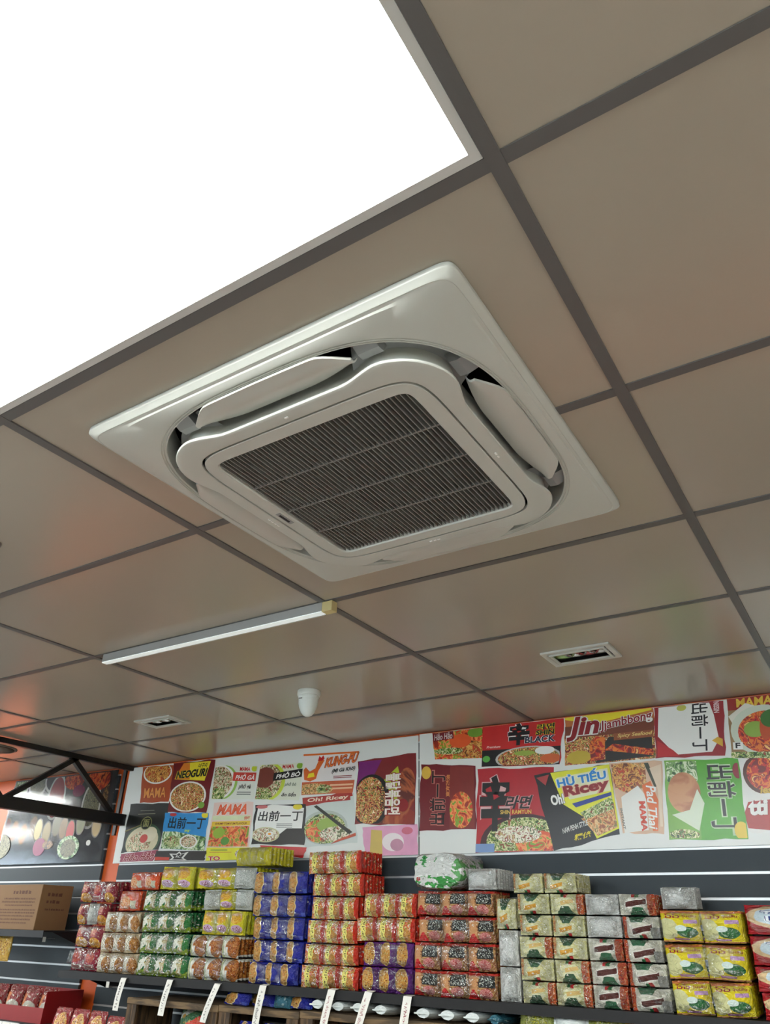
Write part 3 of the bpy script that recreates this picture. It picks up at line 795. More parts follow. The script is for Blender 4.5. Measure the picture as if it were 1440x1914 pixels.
right_packs = [
 ([(-0.574,2.597),(-0.268,2.599),(-0.276,2.428),(-0.560,2.445)], (190, 70, 40), [('R',.0,.0,1,.99,'fshrimp'),('E',.74,.3,.3,.3,'fnoodle'),('E',.55,.62,.22,.24,(222,90,44)),('E',.86,.86,.16,.16,(110,150,50)),('E',.3,.28,.3,.12,'fgreens'),('P',[(.0,.66),(.42,.72),(.42,.99),(.0,.97)],MAR),('T','Hảo Hảo',.02,.70,.40,.95,(206,190,186),{'shear':.3,'slope':.02})]),
 ([(-0.267,2.612),(0.181,2.595),(0.139,2.364),(-0.285,2.385)], (194, 42, 40), [('R',.0,.0,.99,.40,BLK),('E',.60,.16,.42,.28,(190,186,180)),('E',.60,.16,.39,.25,'fstew'),('E',.55,.28,.13,.06,(150,170,70)),('E',.88,.14,.13,.10,(206,100,50)),('E',.80,.32,.12,.09,WHT),('E',.06,.18,.05,.08,(90,170,70)),('T','辛',.33,.47,.60,1.0,BLK,{'bold':.05,'line':WHT,'lw':.05}),('T','라면',.69,.79,.90,.92,BLK,{'bold':.03,'line':YEL}),('T','SHIN',.68,.67,.90,.78,BLK,{'bold':.04,'line':YEL}),('T','BLACK',.55,.50,.92,.65,(30,34,60),{'bold':.03,'line':WHT}),('T','Premium',.06,.44,.24,.50,(236,200,190),SH)]),
 ([(0.188,2.600),(0.625,2.587),(0.600,2.355),(0.163,2.356)], (190, 110, 60), [('R',.0,.0,1,.55,'fstew'),('P',[(.35,.0),(.97,.05),(.97,.5),(.5,.5),(.42,.3)],(46,40,34)),('P',[(.45,.24),(.98,.06),(.98,.18),(.55,.36)],'fred'),('P',[(.35,.80),(.98,.96),(.98,1.0),(.0,1.0),(.0,.95)],YEL),('R',.0,.55,1.0,.80,(120,60,40)),('E',.16,.14,.14,.14,(196,170,60)),('P',[(.30,.04),(.46,.06),(.46,.5),(.36,.54),(.28,.4)],'fred'),('T','Jin',.02,.48,.40,.99,DRED,{'bold':.04,'shear':.2,'line':WHT,'lw':.06}),('T','Jjambbong',.41,.60,.98,.84,DRED,{'bold':.02,'slope':.12,'line':WHT,'lw':.05}),('R',.56,.42,.99,.56,(150,84,50)),('T','Spicy Seafood',.60,.45,.98,.545,(230,200,120),SH)]),
 ([(0.631,2.586),(0.940,2.584),(0.902,2.341),(0.600,2.355)], (150, 40, 44), [('P',[(.04,.42),(.30,.05),(.82,.08),(.92,.3),(.86,.75),(.80,.99),(.06,.99)],WHT),('P',[(.03,.02),(.36,.02),(.26,.14),(.03,.34)],(190,46,50)),('T','出前一丁',.54,.10,.78,.99,BLK,{'rot':-90,'bold':.015}),('P',[(.82,.28),(.97,.16),(.97,.30),(.9,.34)],(214,170,60)),('E',.40,.94,.07,.06,(190,190,90)),('T','NISSIN',.86,.78,.94,.99,(226,200,200),{'rot':-90})]),
 ([(0.956,2.587),(1.147,2.592),(1.086,2.315),(0.925,2.328)], (150, 120, 80), [('R',0,.8,1,1.0,(150,40,30)),('T','MAMA',.2,.84,1.0,.99,(226,190,70),{'bold':.03}),('P',[(.0,.7),(.4,.9),(.6,.85),(.1,.55)],(222,220,206)),('E',.75,.45,.72,.40,(206,214,196)),('E',.80,.42,.60,.33,'fred'),('E',.60,.46,.26,.13,(140,170,70)),('E',.85,.50,.14,.22,(190,80,40)),('E',.95,.62,.22,.14,(60,110,40)),('R',.0,.0,1,.10,'fgreens'),('R',.06,.14,.30,.26,WHT),('T','F',.12,.16,.24,.25,BLK)]),
 ([(-0.644,2.425),(-0.320,2.394),(-0.327,2.084),(-0.660,2.090)], MAR, [('R',.54,.02,.97,.98,(128,44,40)),('E',.74,.3,.2,.28,'fshrimp'),('E',.10,.87,.09,.10,(216,176,70)),('T','出前一丁',.18,.08,.46,.90,(20,14,16),{'rot':90,'bold':.015,'line':(190,110,100)}),('T','東京醬油',.47,.5,.54,.84,(214,130,70),{'rot':90})]),
 ([(-0.307,2.374),(0.106,2.355),(0.069,1.972),(-0.338,1.977)], (178, 36, 46), [('E',.62,.10,.56,.34,(60,20,30)),('E',.64,.12,.50,.28,'fgreens'),('E',.80,.08,.28,.16,'fshrimp'),('E',.55,.20,.3,.1,'fwhite'),('R',.0,.0,.25,.10,(120,150,196)),('T','辛',.04,.24,.46,.92,BLK,{'bold':.05,'line':(214,170,170),'lw':.045}),('T','라면',.38,.50,.74,.66,BLK,{'bold':.03,'shear':.3,'line':(214,150,150)}),('T','SHIN RAMYUN',.32,.44,.72,.49,(226,190,90),{'bold':.02})]),
 ([(0.001,2.321),(0.381,2.345),(0.391,2.036),(0.069,1.972)], BLK, [('P',[(.22,1.0),(1.0,1.0),(1.0,.08),(.66,.02),(.58,.30),(.30,.55)],(222,222,60)),('P',[(.28,.92),(.97,.95),(.97,.62),(.40,.60)],(226,230,190)),('P',[(.50,.32),(.98,.45),(.98,.10),(.68,.05)],'fpad'),('P',[(.5,.40),(.97,.54),(.97,.36),(.56,.30)],'fgreens'),('P',[(.42,.54),(.97,.60),(.97,.55),(.46,.48)],(40,60,140)),('T','HỦ TIẾU',.28,.78,.94,.96,(40,130,200),{'bold':.04,'slope':.02,'line':WHT}),('T','Ricey',.34,.60,.96,.79,DRED,{'bold':.045,'slope':.02,'line':(226,180,150)}),('T','Oh!',.14,.56,.33,.70,WHT,{'bold':.04,'line':(70,70,60)}),('T','NAM PENH STYLE',.20,.18,.58,.25,(206,206,200),{'slope':.04}),('T','粿條',.34,.06,.6,.14,YEL,SH),('P',[(.02,.96),(.2,.98),(.12,.84)],(170,60,60))]),
 ([(0.381,2.350),(0.626,2.342),(0.586,2.029),(0.403,2.041)], (214, 180, 150), [('R',.03,.62,.68,.98,'fpad'),('E',.3,.78,.3,.22,'fnoodle'),('P',[(.05,.0),(.64,.05),(.64,.52),(.5,.66),(.12,.5)],(230,230,222)),('P',[(.58,.66),(.76,.72),(.90,.45),(.86,.04),(.74,.04),(.70,.3)],(214,106,50)),('P',[(.66,.98),(.74,.98),(.9,.66),(.84,.62)],(60,64,44)),('T','Pad Thai',.66,.06,.86,.66,WHT,{'rot':-90,'bold':.02,'shear':.2}),('T','MAMA',.48,.03,.62,.44,(206,70,40),{'rot':-90,'bold':.04}),('T','INSTANT',.04,.05,.10,.34,(120,120,110),{'rot':-90}),('P',[(.76,.9),(.98,.95),(.98,.1),(.92,.1),(.90,.6)],(226,206,180))]),
 ([(0.637,2.341),(0.950,2.326),(0.927,1.998),(0.604,2.008)], (86, 166, 48), [('R',.0,.0,.42,1.0,(120,170,70)),('R',.02,.72,.44,.98,'fveg'),('E',.24,.58,.22,.26,'fgravy'),('P',[(.06,.30),(.3,.36),(.42,.62),(.5,.44),(.4,.1)],(214,226,200)),('E',.2,.05,.2,.07,'fgreens'),('T','出前一丁',.56,.06,.92,.92,BLK,{'rot':-90,'bold':.015,'line':(190,214,170)}),('E',.93,.10,.09,.11,(226,196,60)),('E',.97,.84,.06,.10,(140,30,40))]),
 ([(0.945,2.327),(1.088,2.325),(1.022,2.023),(0.922,2.022)], (226, 226, 220), [('E',.75,.78,.62,.28,(90,50,40)),('E',.8,.78,.56,.24,'fred'),('T','les',.62,.50,1.0,.60,(206,170,70),{'bold':.04,'shear':.1}),('P',[(.1,.06),(1.0,.02),(1.0,.42),(.2,.40),(.02,.25)],(170,50,44)),('T','tti',.18,.22,.85,.42,WHT,{'bold':.05,'line':DRED})]),
]
poster('noodle_poster', -2.992, -0.664, 1.974, 2.584, 0.0005, 'long white poster of printed noodle packets, left of the two noodle posters', (226, 229, 224), left_packs)
poster('noodle_poster', -0.658, 1.62, 1.974, 2.588, 0.0005, 'white poster of printed noodle packets, right of the two, with green and red packets', (226, 229, 224), right_packs)

# spice poster: photo of spices in bowls and spoons on slate
F('fslate', [(54, 54, 58), (86, 86, 90), (66, 66, 70)], 5, soft=True)
F('fspice', [(60, 44, 30), (120, 84, 50), (170, 120, 70), (80, 90, 50)], 40)
F('fpepper', [(70, 64, 48), (150, 146, 110), (110, 104, 76)], 78)
F('fchili', [(140, 30, 20), (206, 70, 30), (226, 110, 50), (120, 40, 26)], 16)
sq_ = [(-4.285, 2.582), (-3.167, 2.582), (-3.118, 1.990), (-4.281, 1.988)]
rp = random.Random(5)
sp_el = [('R', .0, .0, 1.0, 1.0, 'fslate'), ('R', .0, .60, 1, 1.0, (64, 56, 54))]
for cx, cy, rx, ry, c in [(.05,.93,.10,.14,'fveg'),(.26,.95,.085,.16,'fpepper'),(.43,.97,.085,.14,(60,24,24)),(.48,.75,.075,.24,(170,40,44)),(.84,.62,.075,.24,'fpepper')]:
    sp_el += [('E', cx, cy, rx + .015, ry + .03, (214, 210, 200)), ('E', cx, cy, rx, ry, c)]
sp_el += [('E', .64, .94, .1, .12, 'fchili'), ('E', .88, .92, .11, .14, 'fchili'), ('E', .7, .80, .06, .07, (130, 30, 70)), ('E', .99, .72, .05, .12, 'fspice')]
for i, (cx, c) in enumerate([(.03, (120,60,50)), (.12, (190,130,80)), (.22, (216,140,50)), (.31, (150,110,80)), (.37, (206,190,130)), (.46, (160,140,90)), (.55, (110,104,70)), (.62, (150,120,80)), (.69, (196,44,40)), (.78, (120,120,70)), (.93, (170,140,80))]):
    cy = .42 - .04 * (i % 3)
    sp_el += [('E', cx, cy, .045, .13, (110, 96, 70)), ('E', cx, cy, .036, .115, c)]
sp_el += [('E', .70, .16, .10, .13, 'fveg'), ('E', .70, .15, .07, .10, 'fpepper'), ('E', .42, .18, .06, .10, (150, 60, 96)), ('E', .02, .2, .1, .14, 'fpepper'), ('E', .5, .2, .05, .05, 'fspice'), ('E', .88, .2, .02, .03, (214, 214, 206))]
poster('spice_poster', -4.287, -3.112, 1.986, 2.584, 0.0005, 'glossy poster of colourful spices in bowls and spoons on dark slate', (70, 70, 72), [(sq_, (66, 66, 70), sp_el)], gloss='laminate')

# ------------------------------------------------------------------ shelves
def shelf(s0, s1, z, depth, label, name='wall_shelf'):
    t = tag(wthing(name, s0, 0.0, z), label, 'shelf')
    L = s1 - s0
    MB().box(0, L, -depth, -.001, -.006, 0).build('shelf_board', 'shelf', t)
    MB().box(0, L, -depth - .002, -depth, -.036, .001).build('front_lip', 'shelf', t)
    for x in (.02, L - .02):
        MB().add([(x - .003, -.001, -.007), (x - .003, -depth * .8, -.007), (x - .003, -.001, -.10), (x + .003, -.001, -.007), (x + .003, -depth * .8, -.007), (x + .003, -.001, -.10)],
                 [(0, 1, 2), (5, 4, 3), (0, 3, 4, 1), (1, 4, 5, 2), (2, 5, 3, 0)]).build('bracket', 'shelf', t)
    return t
ZS = 1.386
shelf(-2.855, 1.45, ZS, .36, 'long black shelf carrying the stacked noodle packs')
shelf(-4.25, -3.068, 1.58, .36, 'short black shelf under the brown cardboard box')
shelf(-4.25, -2.90, 1.118, .36, 'black shelf under the red carton at the bottom left')
shelf(-2.86, 1.45, 1.06, .42, 'black lower shelf under the wooden crates')

# ------------------------------------------------------------------ noodle packs
def pillow(w, h, t, seed=0, nx=18, nz=16, fins='z', wr=.0038):
    rnd = random.Random(seed)
    ph = [rnd.uniform(0, 6.28) for _ in range(8)]
    def prof(x, z):
        a, b = abs(2 * x / w), abs(2 * z / h - 1)
        if fins == 'z': b = min(1, b / .90)
        else: a = min(1, a / .90)
        k = max(0, 1 - min(a, 1) ** 2.6) * max(0, 1 - min(b, 1) ** 2.6)
        r = t / 2 * k ** .68 + .0006
        r += wr * 1.3 * k * (1 - 2.2 * abs(noise.noise(Vector((x * 30 + seed * 7.3, z * 22 + ph[3], seed * 3.1)))) ) * .6
        r += wr * .5 * k * (math.sin(x / w * 17 + ph[0]) * math.sin(z / h * 11 + ph[1]) + .6 * math.sin((x / w + z / h) * 21 + ph[2]))
        return r
    def shape(u, v):
        x, z = (u - .5) * w, v * h
        if fins == 'z':
            x *= 1 - .05 * math.sin(math.pi * min(1, abs(2 * v - 1) ** 4)) * .3 - .03 * (1 - abs(2 * v - 1)) + .01 * math.sin(v * 9 + ph[3])
        else:
            z = h / 2 + (z - h / 2) * (1 - .04 * (1 - abs(2 * u - 1)) + .01 * math.sin(u * 9 + ph[3]))
        return x, z
    m = MB()
    def fr(u, v):
        x, z = shape(u, v); return (x, -prof(x, z), z)
    def bk(u, v):
        x, z = shape(1 - u, v); return (x, prof(x, z), z)
    m.grid(fr, nx, nz); m.grid(bk, nx, nz)
    n1 = (nx + 1) * (nz + 1)
    rim_f = [i for i in range(nx + 1)] + [j * (nx + 1) + nx for j in range(1, nz + 1)] + [nz * (nx + 1) + i for i in range(nx - 1, -1, -1)] + [j * (nx + 1) for j in range(nz - 1, 0, -1)]
    mir = lambda q: n1 + (q // (nx + 1)) * (nx + 1) + (nx - q % (nx + 1))
    for k in range(len(rim_f)):
        a, b = rim_f[k], rim_f[(k + 1) % len(rim_f)]
        m.f.append((b, a, mir(a), mir(b)))
    m.prof = prof
    return m

NOOD = [(84, 40, 14), (196, 120, 44), (226, 176, 80), (140, 70, 24), (230, 200, 130)]
KM = {}
KM['blue'] = pack_mat('blue noodle pack', (26, 36, 150), [(('E', .26, .5, .32, .50), (226, 206, 150)), (('E', .25, .5, .28, .47), [NOOD + [(120, 130, 50)], 13]), (('R', .80, .97, .0, .2), (60, 80, 190))])
KM['purple'] = pack_mat('purple noodle pack', (92, 30, 120), [(('E', .40, .52, .38, .48), (206, 176, 110)), (('E', .40, .5, .36, .47), [NOOD + [(220, 210, 130)], 13])])
KM['redorange'] = pack_mat('red and yellow noodle pack', [[(196, 50, 24), (226, 120, 50), (244, 206, 140), (176, 36, 24), (226, 90, 60), (200, 190, 60)], 6, (1, 1, 1), False], [(('N', 9, .57), (236, 230, 214)), (('N', 12, .62), (110, 140, 50)), (('R', .26, .52, .04, .96), (236, 226, 120)), (('W', .31, .47, .08, .92, 13), (36, 34, 30)), (('R', .84, 1.0, .0, 1.0), (206, 46, 26)), (('E', .66, .30, .16, .26), [NOOD, 22])])
KM['green'] = pack_mat('green and white noodle pack', (26, 104, 56), [(('R', 0, 1, 0, .30), [[(60, 96, 20), (150, 180, 40), (110, 140, 30), (196, 206, 90)], 16]), (('D', .30, .8, .24, .12, .60), (226, 230, 214)), (('R', .50, .74, .18, .84), [[(196, 206, 150), (226, 222, 190), (140, 90, 40), (200, 190, 90)], 16]), (('E', .84, .5, .12, .3), (40, 120, 50)), (('N', 7, .60), (226, 230, 214)), (('N', 11, .64), (30, 90, 50))], wob=.25)
KM['brown'] = pack_mat('white and brown noodle pack', (222, 222, 206), [(('R', .10, .16, 0, 1), (190, 200, 90)), (('R', .20, .24, 0, 1), (120, 150, 90)), (('E', .74, .5, .36, .52), [[(120, 56, 16), (176, 90, 26), (206, 140, 60), (96, 40, 14)], 9]), (('R', .0, .05, 0, 1), (40, 50, 120)), (('R', .40, .50, .1, .5), (230, 232, 226))])
KM['tan'] = pack_mat('tan noodle pack', (196, 176, 140), [(('R', .12, .5, .12, .92), (226, 220, 200)), (('W', .16, .44, .2, .84, 15), (90, 96, 60)), (('E', .72, .42, .26, .42), [[(110, 56, 20), (176, 110, 44), (206, 160, 90), (140, 70, 26)], 10]), (('N', 8, .64), (240, 236, 226))])
KM['darkred'] = pack_mat('dark red noodle pack', (130, 22, 36), [(('E', .5, .20, .42, .26), [[(150, 90, 20), (214, 160, 40), (190, 110, 30), (226, 196, 90)], 12]), (('R', .1, .6, .5, .9), [[(150, 40, 50), (206, 130, 110), (170, 60, 60)], 9]), (('N', 8, .63), (226, 190, 150))])
KM['red'] = pack_mat('crimson noodle pack', (150, 24, 48), [(('R', .1, .8, .06, .3), (206, 190, 180)), (('R', .15, .76, .10, .26), [[(150, 24, 48), (206, 160, 150)], 30]), (('N', 9, .60), (226, 200, 200)), (('E', .5, .62, .3, .26), [[(150, 30, 50), (196, 90, 60), (120, 20, 40)], 10])])
KM['orange'] = pack_mat('orange noodle pack', (222, 82, 34), [(('E', .35, .4, .3, .34), [[(206, 120, 70), (226, 180, 130), (190, 90, 40)], 9]), (('R', .62, .86, .1, .5), (206, 200, 170)), (('N', 8, .64), (232, 190, 160))])
KM['yellow'] = pack_mat('yellow noodle pack', (218, 206, 34), [(('E', .42, .70, .40, .24), [[(214, 150, 20), (232, 190, 40), (206, 130, 26)], 8]), (('E', .52, .26, .36, .16), (206, 170, 190)), (('W', .28, .76, .16, .36, 16), (120, 40, 60)), (('R', .88, 1, 0, 1), (190, 190, 30))])
KM['yellowedge'] = pack_mat('yellow pack edge', (214, 206, 40), [(('N', 6, .6), (226, 222, 120))], crinkle=.8, stretch=(2, 1, .5))
KM['label'] = pack_mat('grey label back', (196, 202, 196), [(('W', .1, .9, .1, .9, 22), (140, 146, 140))])
KM['blackred'] = pack_mat('black and red noodle pack', (196, 140, 90), [(('R', .34, 1.0, .0, 1.0), [[(110, 40, 30), (150, 100, 60), (190, 150, 90), (130, 60, 40)], 8]), (('R', .0, 1, .90, 1), (190, 40, 30)), (('T', .20, .0, .36, .22, .04), (190, 26, 28)), (('R', .40, .92, .46, .90), (28, 32, 32)), (('W', .44, .88, .50, .86, 18), (190, 196, 186)), (('E', .64, .24, .22, .18), [[(150, 30, 40), (214, 150, 140), (170, 40, 50)], 16]), (('N', 9, .66), (226, 214, 196))])
cream = (214, 214, 160)
KM['cream'] = pack_mat('cream biscuit pack', [[(206, 208, 150), (226, 226, 190), (214, 212, 150)], 5, (1, 1, 1), True], [(('T', .47, .62, 1.0, .10, .26), (52, 90, 62)), (('D', .20, .35, .10, .22, .62), (216, 160, 60)), (('R', .40, .50, .0, .13), (40, 110, 60)), (('R', .50, .60, .0, .16), (196, 40, 44)), (('R', .0, .10, .2, 1.0), [[(190, 60, 40), (226, 200, 140), (206, 120, 60)], 8]), (('N', 9, .66), (240, 240, 226))], crinkle=.9, cs=7)
KM['creamup'] = pack_mat('cream biscuit pack turned', [[(206, 208, 150), (226, 226, 190), (214, 212, 150)], 5, (1, 1, 1), True], [(('T', .47, .0, .40, .28, .12), (52, 90, 62)), (('D', .42, .35, .09, .34, .74), (222, 190, 120)), (('R', .34, .44, .85, 1.0), (40, 110, 60)), (('R', .44, .54, .82, 1.0), (196, 40, 44)), (('R', .82, 1.0, .0, 1.0), [[(176, 40, 44), (214, 120, 60), (190, 60, 50), (226, 190, 150)], 8]), (('N', 9, .66), (240, 240, 226))], crinkle=.9, cs=7)
KM['choc'] = pack_mat('white chocolate biscuit pack', [[(190, 186, 174), (226, 226, 214), (206, 206, 190)], 5, (1, 1, 1), True], [(('T', .52, .0, .36, .24, .14), (44, 100, 66)), (('D', .42, .30, .165, .16, .80), (236, 234, 226)), (('D', .42, .30, .125, .19, .77), (84, 40, 36)), (('R', .36, .46, .83, 1.0), (196, 36, 40)), (('R', .46, .58, .83, 1.0), (40, 110, 60)), (('R', .80, 1.0, .0, 1.0), [[(150, 30, 36), (206, 100, 50), (176, 50, 44), (214, 170, 120)], 9])], crinkle=.9, cs=7)
KM['choc2'] = pack_mat('white chocolate biscuit pack flipped', [[(190, 186, 174), (226, 226, 214), (206, 206, 190)], 5, (1, 1, 1), True], [(('T', .42, .74, 1.0, .14, .24), (44, 100, 66)), (('D', .22, .36, .165, .22, .86), (236, 234, 226)), (('D', .22, .36, .125, .25, .83), (84, 40, 36)), (('R', .44, .54, .0, .16), (40, 110, 60)), (('R', .54, .64, .0, .22), (190, 36, 40)), (('R', .0, .12, .0, 1.0), [[(150, 30, 36), (206, 100, 50), (176, 50, 44), (214, 170, 120)], 9]), (('R', .78, 1.0, .0, .5), (150, 152, 150))], crinkle=.9, cs=7)
KM['silver'] = pack_mat('silver foil pack', (222, 226, 224), [(('N', 5, .62), (236, 238, 236)), (('W', .1, .9, .1, .9, 26), (204, 208, 208))], rough=.2, crinkle=1.0, cs=8)
KM['greensilver'] = pack_mat('green and silver round pack', (206, 210, 206), [(('AND', ('N', 5, .50), ('E', .22, .80, .26, .20)), (40, 130, 60)), (('AND', ('N', 6, .46), ('E', .30, .16, .24, .22)), (44, 140, 56)), (('AND', ('N', 6, .46), ('E', .64, .14, .26, .20)), (44, 140, 56)), (('AND', ('N', 5, .5), ('E', .92, .52, .14, .3)), (90, 160, 90)), (('E', .14, .30, .04, .06), (170, 60, 60)), (('N', 7, .62), (236, 240, 236)), (('N', 9, .66), (150, 156, 150))], rough=.2, crinkle=1.0, cs=7, wob=.12)
KM['vermicelli'] = pack_mat('yellow vermicelli pack', (222, 206, 30), [(('E', .18, .42, .26, .34), (206, 206, 150)), (('E', .66, .32, .26, .17), [[(20, 80, 44), (60, 120, 70), (30, 96, 50), (150, 180, 150)], 9]), (('E', .50, .44, .14, .10), (214, 232, 226)), (('R', .60, .92, .60, .72), (190, 150, 190)), (('R', .30, .66, .06, .13), (176, 120, 160)), (('R', .0, 1.0, .92, 1.0), (206, 120, 60)), (('R', .0, 1.0, .0, .04), (190, 130, 90))], wob=.06)
KM['redquick'] = pack_mat('red noodle pouch', (176, 26, 36), [(('E', .48, .58, .46, .40), (226, 196, 150)), (('E', .50, .60, .38, .32), (206, 226, 236)), (('R', .5, 1.0, .0, .22), (214, 170, 120))])

PM = {}
def pack_mesh(kind, w, h, t, seed, fins='z'):
    w, h = math.floor(w * 200) / 200, math.floor(h * 200) / 200
    k = (kind, w, h, round(t, 3), seed, fins)
    if k not in PM:
        mb = pillow(w, h, t, seed, fins=fins)
        me = mb.mesh('noodle_pack', KM[kind], True)
        PM[k] = (me, mb.prof)
    return PM[k]
RB = random.Random(11)
def film_mesh(w, h, d, seed, tail=0):
    """clear bag round a bundle: a rounded box of crumpled facets"""
    rnd = random.Random(seed)
    m = MB()
    g = 9
    cache = {}
    def P(x, y, z):
        key = (round(x, 4), round(y, 4), round(z, 4))
        if key in cache: return cache[key]
        n = 9.0
        k = (abs(x) ** n + abs(y) ** n + abs(z) ** n) ** (-1 / n)
        v = Vector((x, y, z)) * k
        j = [rnd.uniform(-.0105, -.001) for _ in range(3)]
        sg = lambda q: 1 if q > 0 else -1
        cache[key] = (v.x * (w / 2 - .002) + sg(v.x) * j[0], v.y * (d / 2 - .001) + sg(v.y) * j[1], v.z * (h / 2 - .001) + sg(v.z) * j[2] * .6 + h / 2)
        return cache[key]
    for ax in range(3):
        for s_ in (-1, 1):
            def fn(u, v, ax=ax, s_=s_):
                a, b = 2 * u - 1, 2 * v - 1
                if s_ < 0: a = -a
                q = [0, 0, 0]; q[ax] = s_; q[(ax + 1) % 3] = a; q[(ax + 2) % 3] = b
                return P(*q)
            m.grid(fn, g, g)
    if tail:                    # gathered end of the bag
        def tl(u, v):
            a = v * 2 * math.pi
            r = .012 + .03 * abs(u - .25) + .006 * math.sin(5 * a + seed) * (.4 + u)
            return (tail * (w / 2 - .006 + .05 * u), -d * .25 + r * math.cos(a), h * .5 + r * 1.3 * math.sin(a))
        m.grid(tl, 5, 14)
    return m.mesh('film_wrap', 'film')

ORD = ['lowest', 'second from the bottom', 'third from the bottom', 'fourth from the bottom', 'fifth from the bottom', 'topmost']
def ordinal(i, n):
    if n == 1: return 'single'
    return 'topmost' if i == n - 1 else ORD[i]
def multipack(kinds, s0, s1, z0, h, n, label, group, dfront=.335, depth=.24, back='', fins='z', film=True, text=None, kindname='noodle_multipack', cat='noodles', tail=0):
    w = s1 - s0
    t = wthing(kindname, (s0 + s1) / 2, dfront - depth / 2, z0)
    tag(t, label, cat, group)
    pw = w / n
    th = .052
    for i in range(n):
        kd = kinds[i % len(kinds)]
        me, prof = pack_mesh(kd, pw * 1.0, h * .975, th, RB.randrange(3), fins)
        o = link('noodle_pack', me, t)
        o.location = (-w / 2 + pw * (i + .5), -depth / 2 + th / 2 + RB.uniform(0, .004), h * .008)
        o.rotation_euler = (RB.uniform(-.03, .03), RB.uniform(-.05, .05) if n > 1 else RB.uniform(-.006, .006), RB.uniform(-.06, .24) if n > 2 else RB.uniform(-.04, .06))
        if text:
            for body, x0, y0, x1, y1, c, op in text:
                vs, fs = unit_text(body, op.get('bold', .02), op.get('shear', 0))
                W2, H2 = math.floor(pw * 200) / 200, math.floor(h * .975 * 200) / 200
                mm = MB(); out = []
                for a, b in vs:
                    x = (x0 + (x1 - x0) * a - .5) * W2; z = (y0 + (y1 - y0) * b) * H2
                    out.append((x, -prof(x, z) - op.get('lift', .0015), z))
                mm.add(out, fs)
                mm.build('lettering', pcol(c), o)
    # the packs behind the front row, standing edge to edge
    m = MB()
    k = max(2, int((depth - th - .01) / .026))
    for j in range(k):
        y = -depth / 2 + th + (depth - th - .006) * (j + .5) / k
        hw, hh = w / 2 * .985, h * .97
        e = (depth - th) / k * .36
        m.loft([[(-hw, y, .004), (hw, y, .004), (hw, y, hh), (-hw, y, hh)],
                [(-hw + .004, y + e, .008), (hw - .004, y + e, .008), (hw - .004, y + e, hh - .005), (-hw + .004, y + e, hh - .005)]], False, True)
        m.loft([[(-hw + .004, y - e, .008), (hw - .004, y - e, .008), (hw - .004, y - e, hh - .005), (-hw + .004, y - e, hh - .005)],
                [(-hw, y, .004), (hw, y, .004), (hw, y, hh), (-hw, y, hh)]], True, False)
    o = m.build('packs_behind', KM[back or kinds[0]], t)
    if film:
        link('film_wrap', film_mesh(w, h, depth * 1.02, RB.randrange(9999), tail), t)
    return t

def stack(rows, z0, desc, place, group, **kw):
    """rows: list of (kinds, s0, s1, h, n)"""
    z = z0
    N = len(rows)
    for i, (kinds, s0, s1, h, n) in enumerate(rows):
        d = desc[i] if isinstance(desc, list) else desc
        multipack(kinds, s0, s1, z, h - .0015, n, '%s, %s %s' % (d, ordinal(i, N), place), group, tail=-1 if (i == 0 and s0 < -2.8) else 0, **kw)
        z += h
    return z
G0 = 'wrapped noodle multipacks on the black shelf'
stack([(['red'], -2.84, -2.606, .118, 2), (['darkred'], -2.84, -2.600, .115, 2), (['darkred', 'label', 'darkred'], -2.86, -2.595, .118, 3), (['darkred', 'red'], -2.865, -2.56, .118, 3)], ZS,
      'dark red and gold noodle multipack', 'in the leftmost stack', G0, dfront=.32)
z = stack([(['tan'], -2.590, -2.272, .1, 3), (['tan'], -2.586, -2.29, .1, 3), (['tan'], -2.582, -2.302, .108, 3)], ZS, 'tan and white noodle multipack', 'right of the dark red stack', G0)
multipack(['orange'], -2.50, -2.325, z, .106, 1, 'orange noodle pack lying on the tan multipacks', G0, depth=.2)
multipack(['orange'], -2.43, -2.20, 1.802, .096, 2, 'red orange noodle multipack resting across the tan and green stacks', G0, depth=.22)
stack([(['green'], -2.262, -1.888, .105, 3), (['green'], -2.268, -1.905, .102, 3), (['green'], -2.278, -1.915, .102, 3), (['green'], -2.29, -1.925, .105, 3)], ZS, 'green and white noodle multipack', 'in the green stack', G0)
multipack(['yellow'], -2.19, -1.93, 1.8025, .118, 2, 'yellow noodle multipack lying on the green stack', G0)
stack([(['brown'], -1.882, -1.545, .102, 3), (['brown'], -1.895, -1.552, .1, 3)], ZS, 'white and brown noodle multipack', 'beside the green stack', G0)
stack([(['yellow'], -1.822, -1.525, .116, 3), (['label', 'yellow'], -1.83, -1.492, .1, 3), (['yellow', 'yellow', 'label'], -1.895, -1.49, .109, 3)], ZS + .203, 'yellow noodle multipack', 'above the brown packs', G0)
multipack(['yellowedge'], -1.63, -1.395, 1.915, .094, 5, 'yellow pack bundle standing on edge on top of the yellow stack', G0)
stack([(['blue'], -1.462, -1.16, .094, 3), (['blue'], -1.445, -1.143, .098, 3), (['blue'], -1.464, -1.142, .1, 3), (['blue'], -1.482, -1.142, .104, 3), (['blue'], -1.482, -1.143, .108, 3)], ZS, 'dark blue noodle multipack', 'in the blue stack', G0)
stack([(['redorange'], -1.137, -.812, .096, 3), (['redorange'], -1.124, -.812, .088, 3), (['redorange'], -1.116, -.826, .1, 3), (['redorange'], -1.10, -.826, .102, 3), (['redorange'], -1.107, -.80, .1, 3), (['redorange'], -1.132, -.816, .106, 3)], ZS,
      'red and yellow noodle multipack', 'right of the blue stack', G0)
stack([(['purple'], -.79, -.524, .1, 3), (['purple'], -.786, -.522, .099, 3)], ZS, 'purple noodle multipack', 'of the two', G0)
stack([(['redorange'], -.822, -.512, .1, 3), (['redorange'], -.797, -.506, .103, 3)], ZS + .199, 'red and yellow noodle multipack', 'above the purple packs', G0)
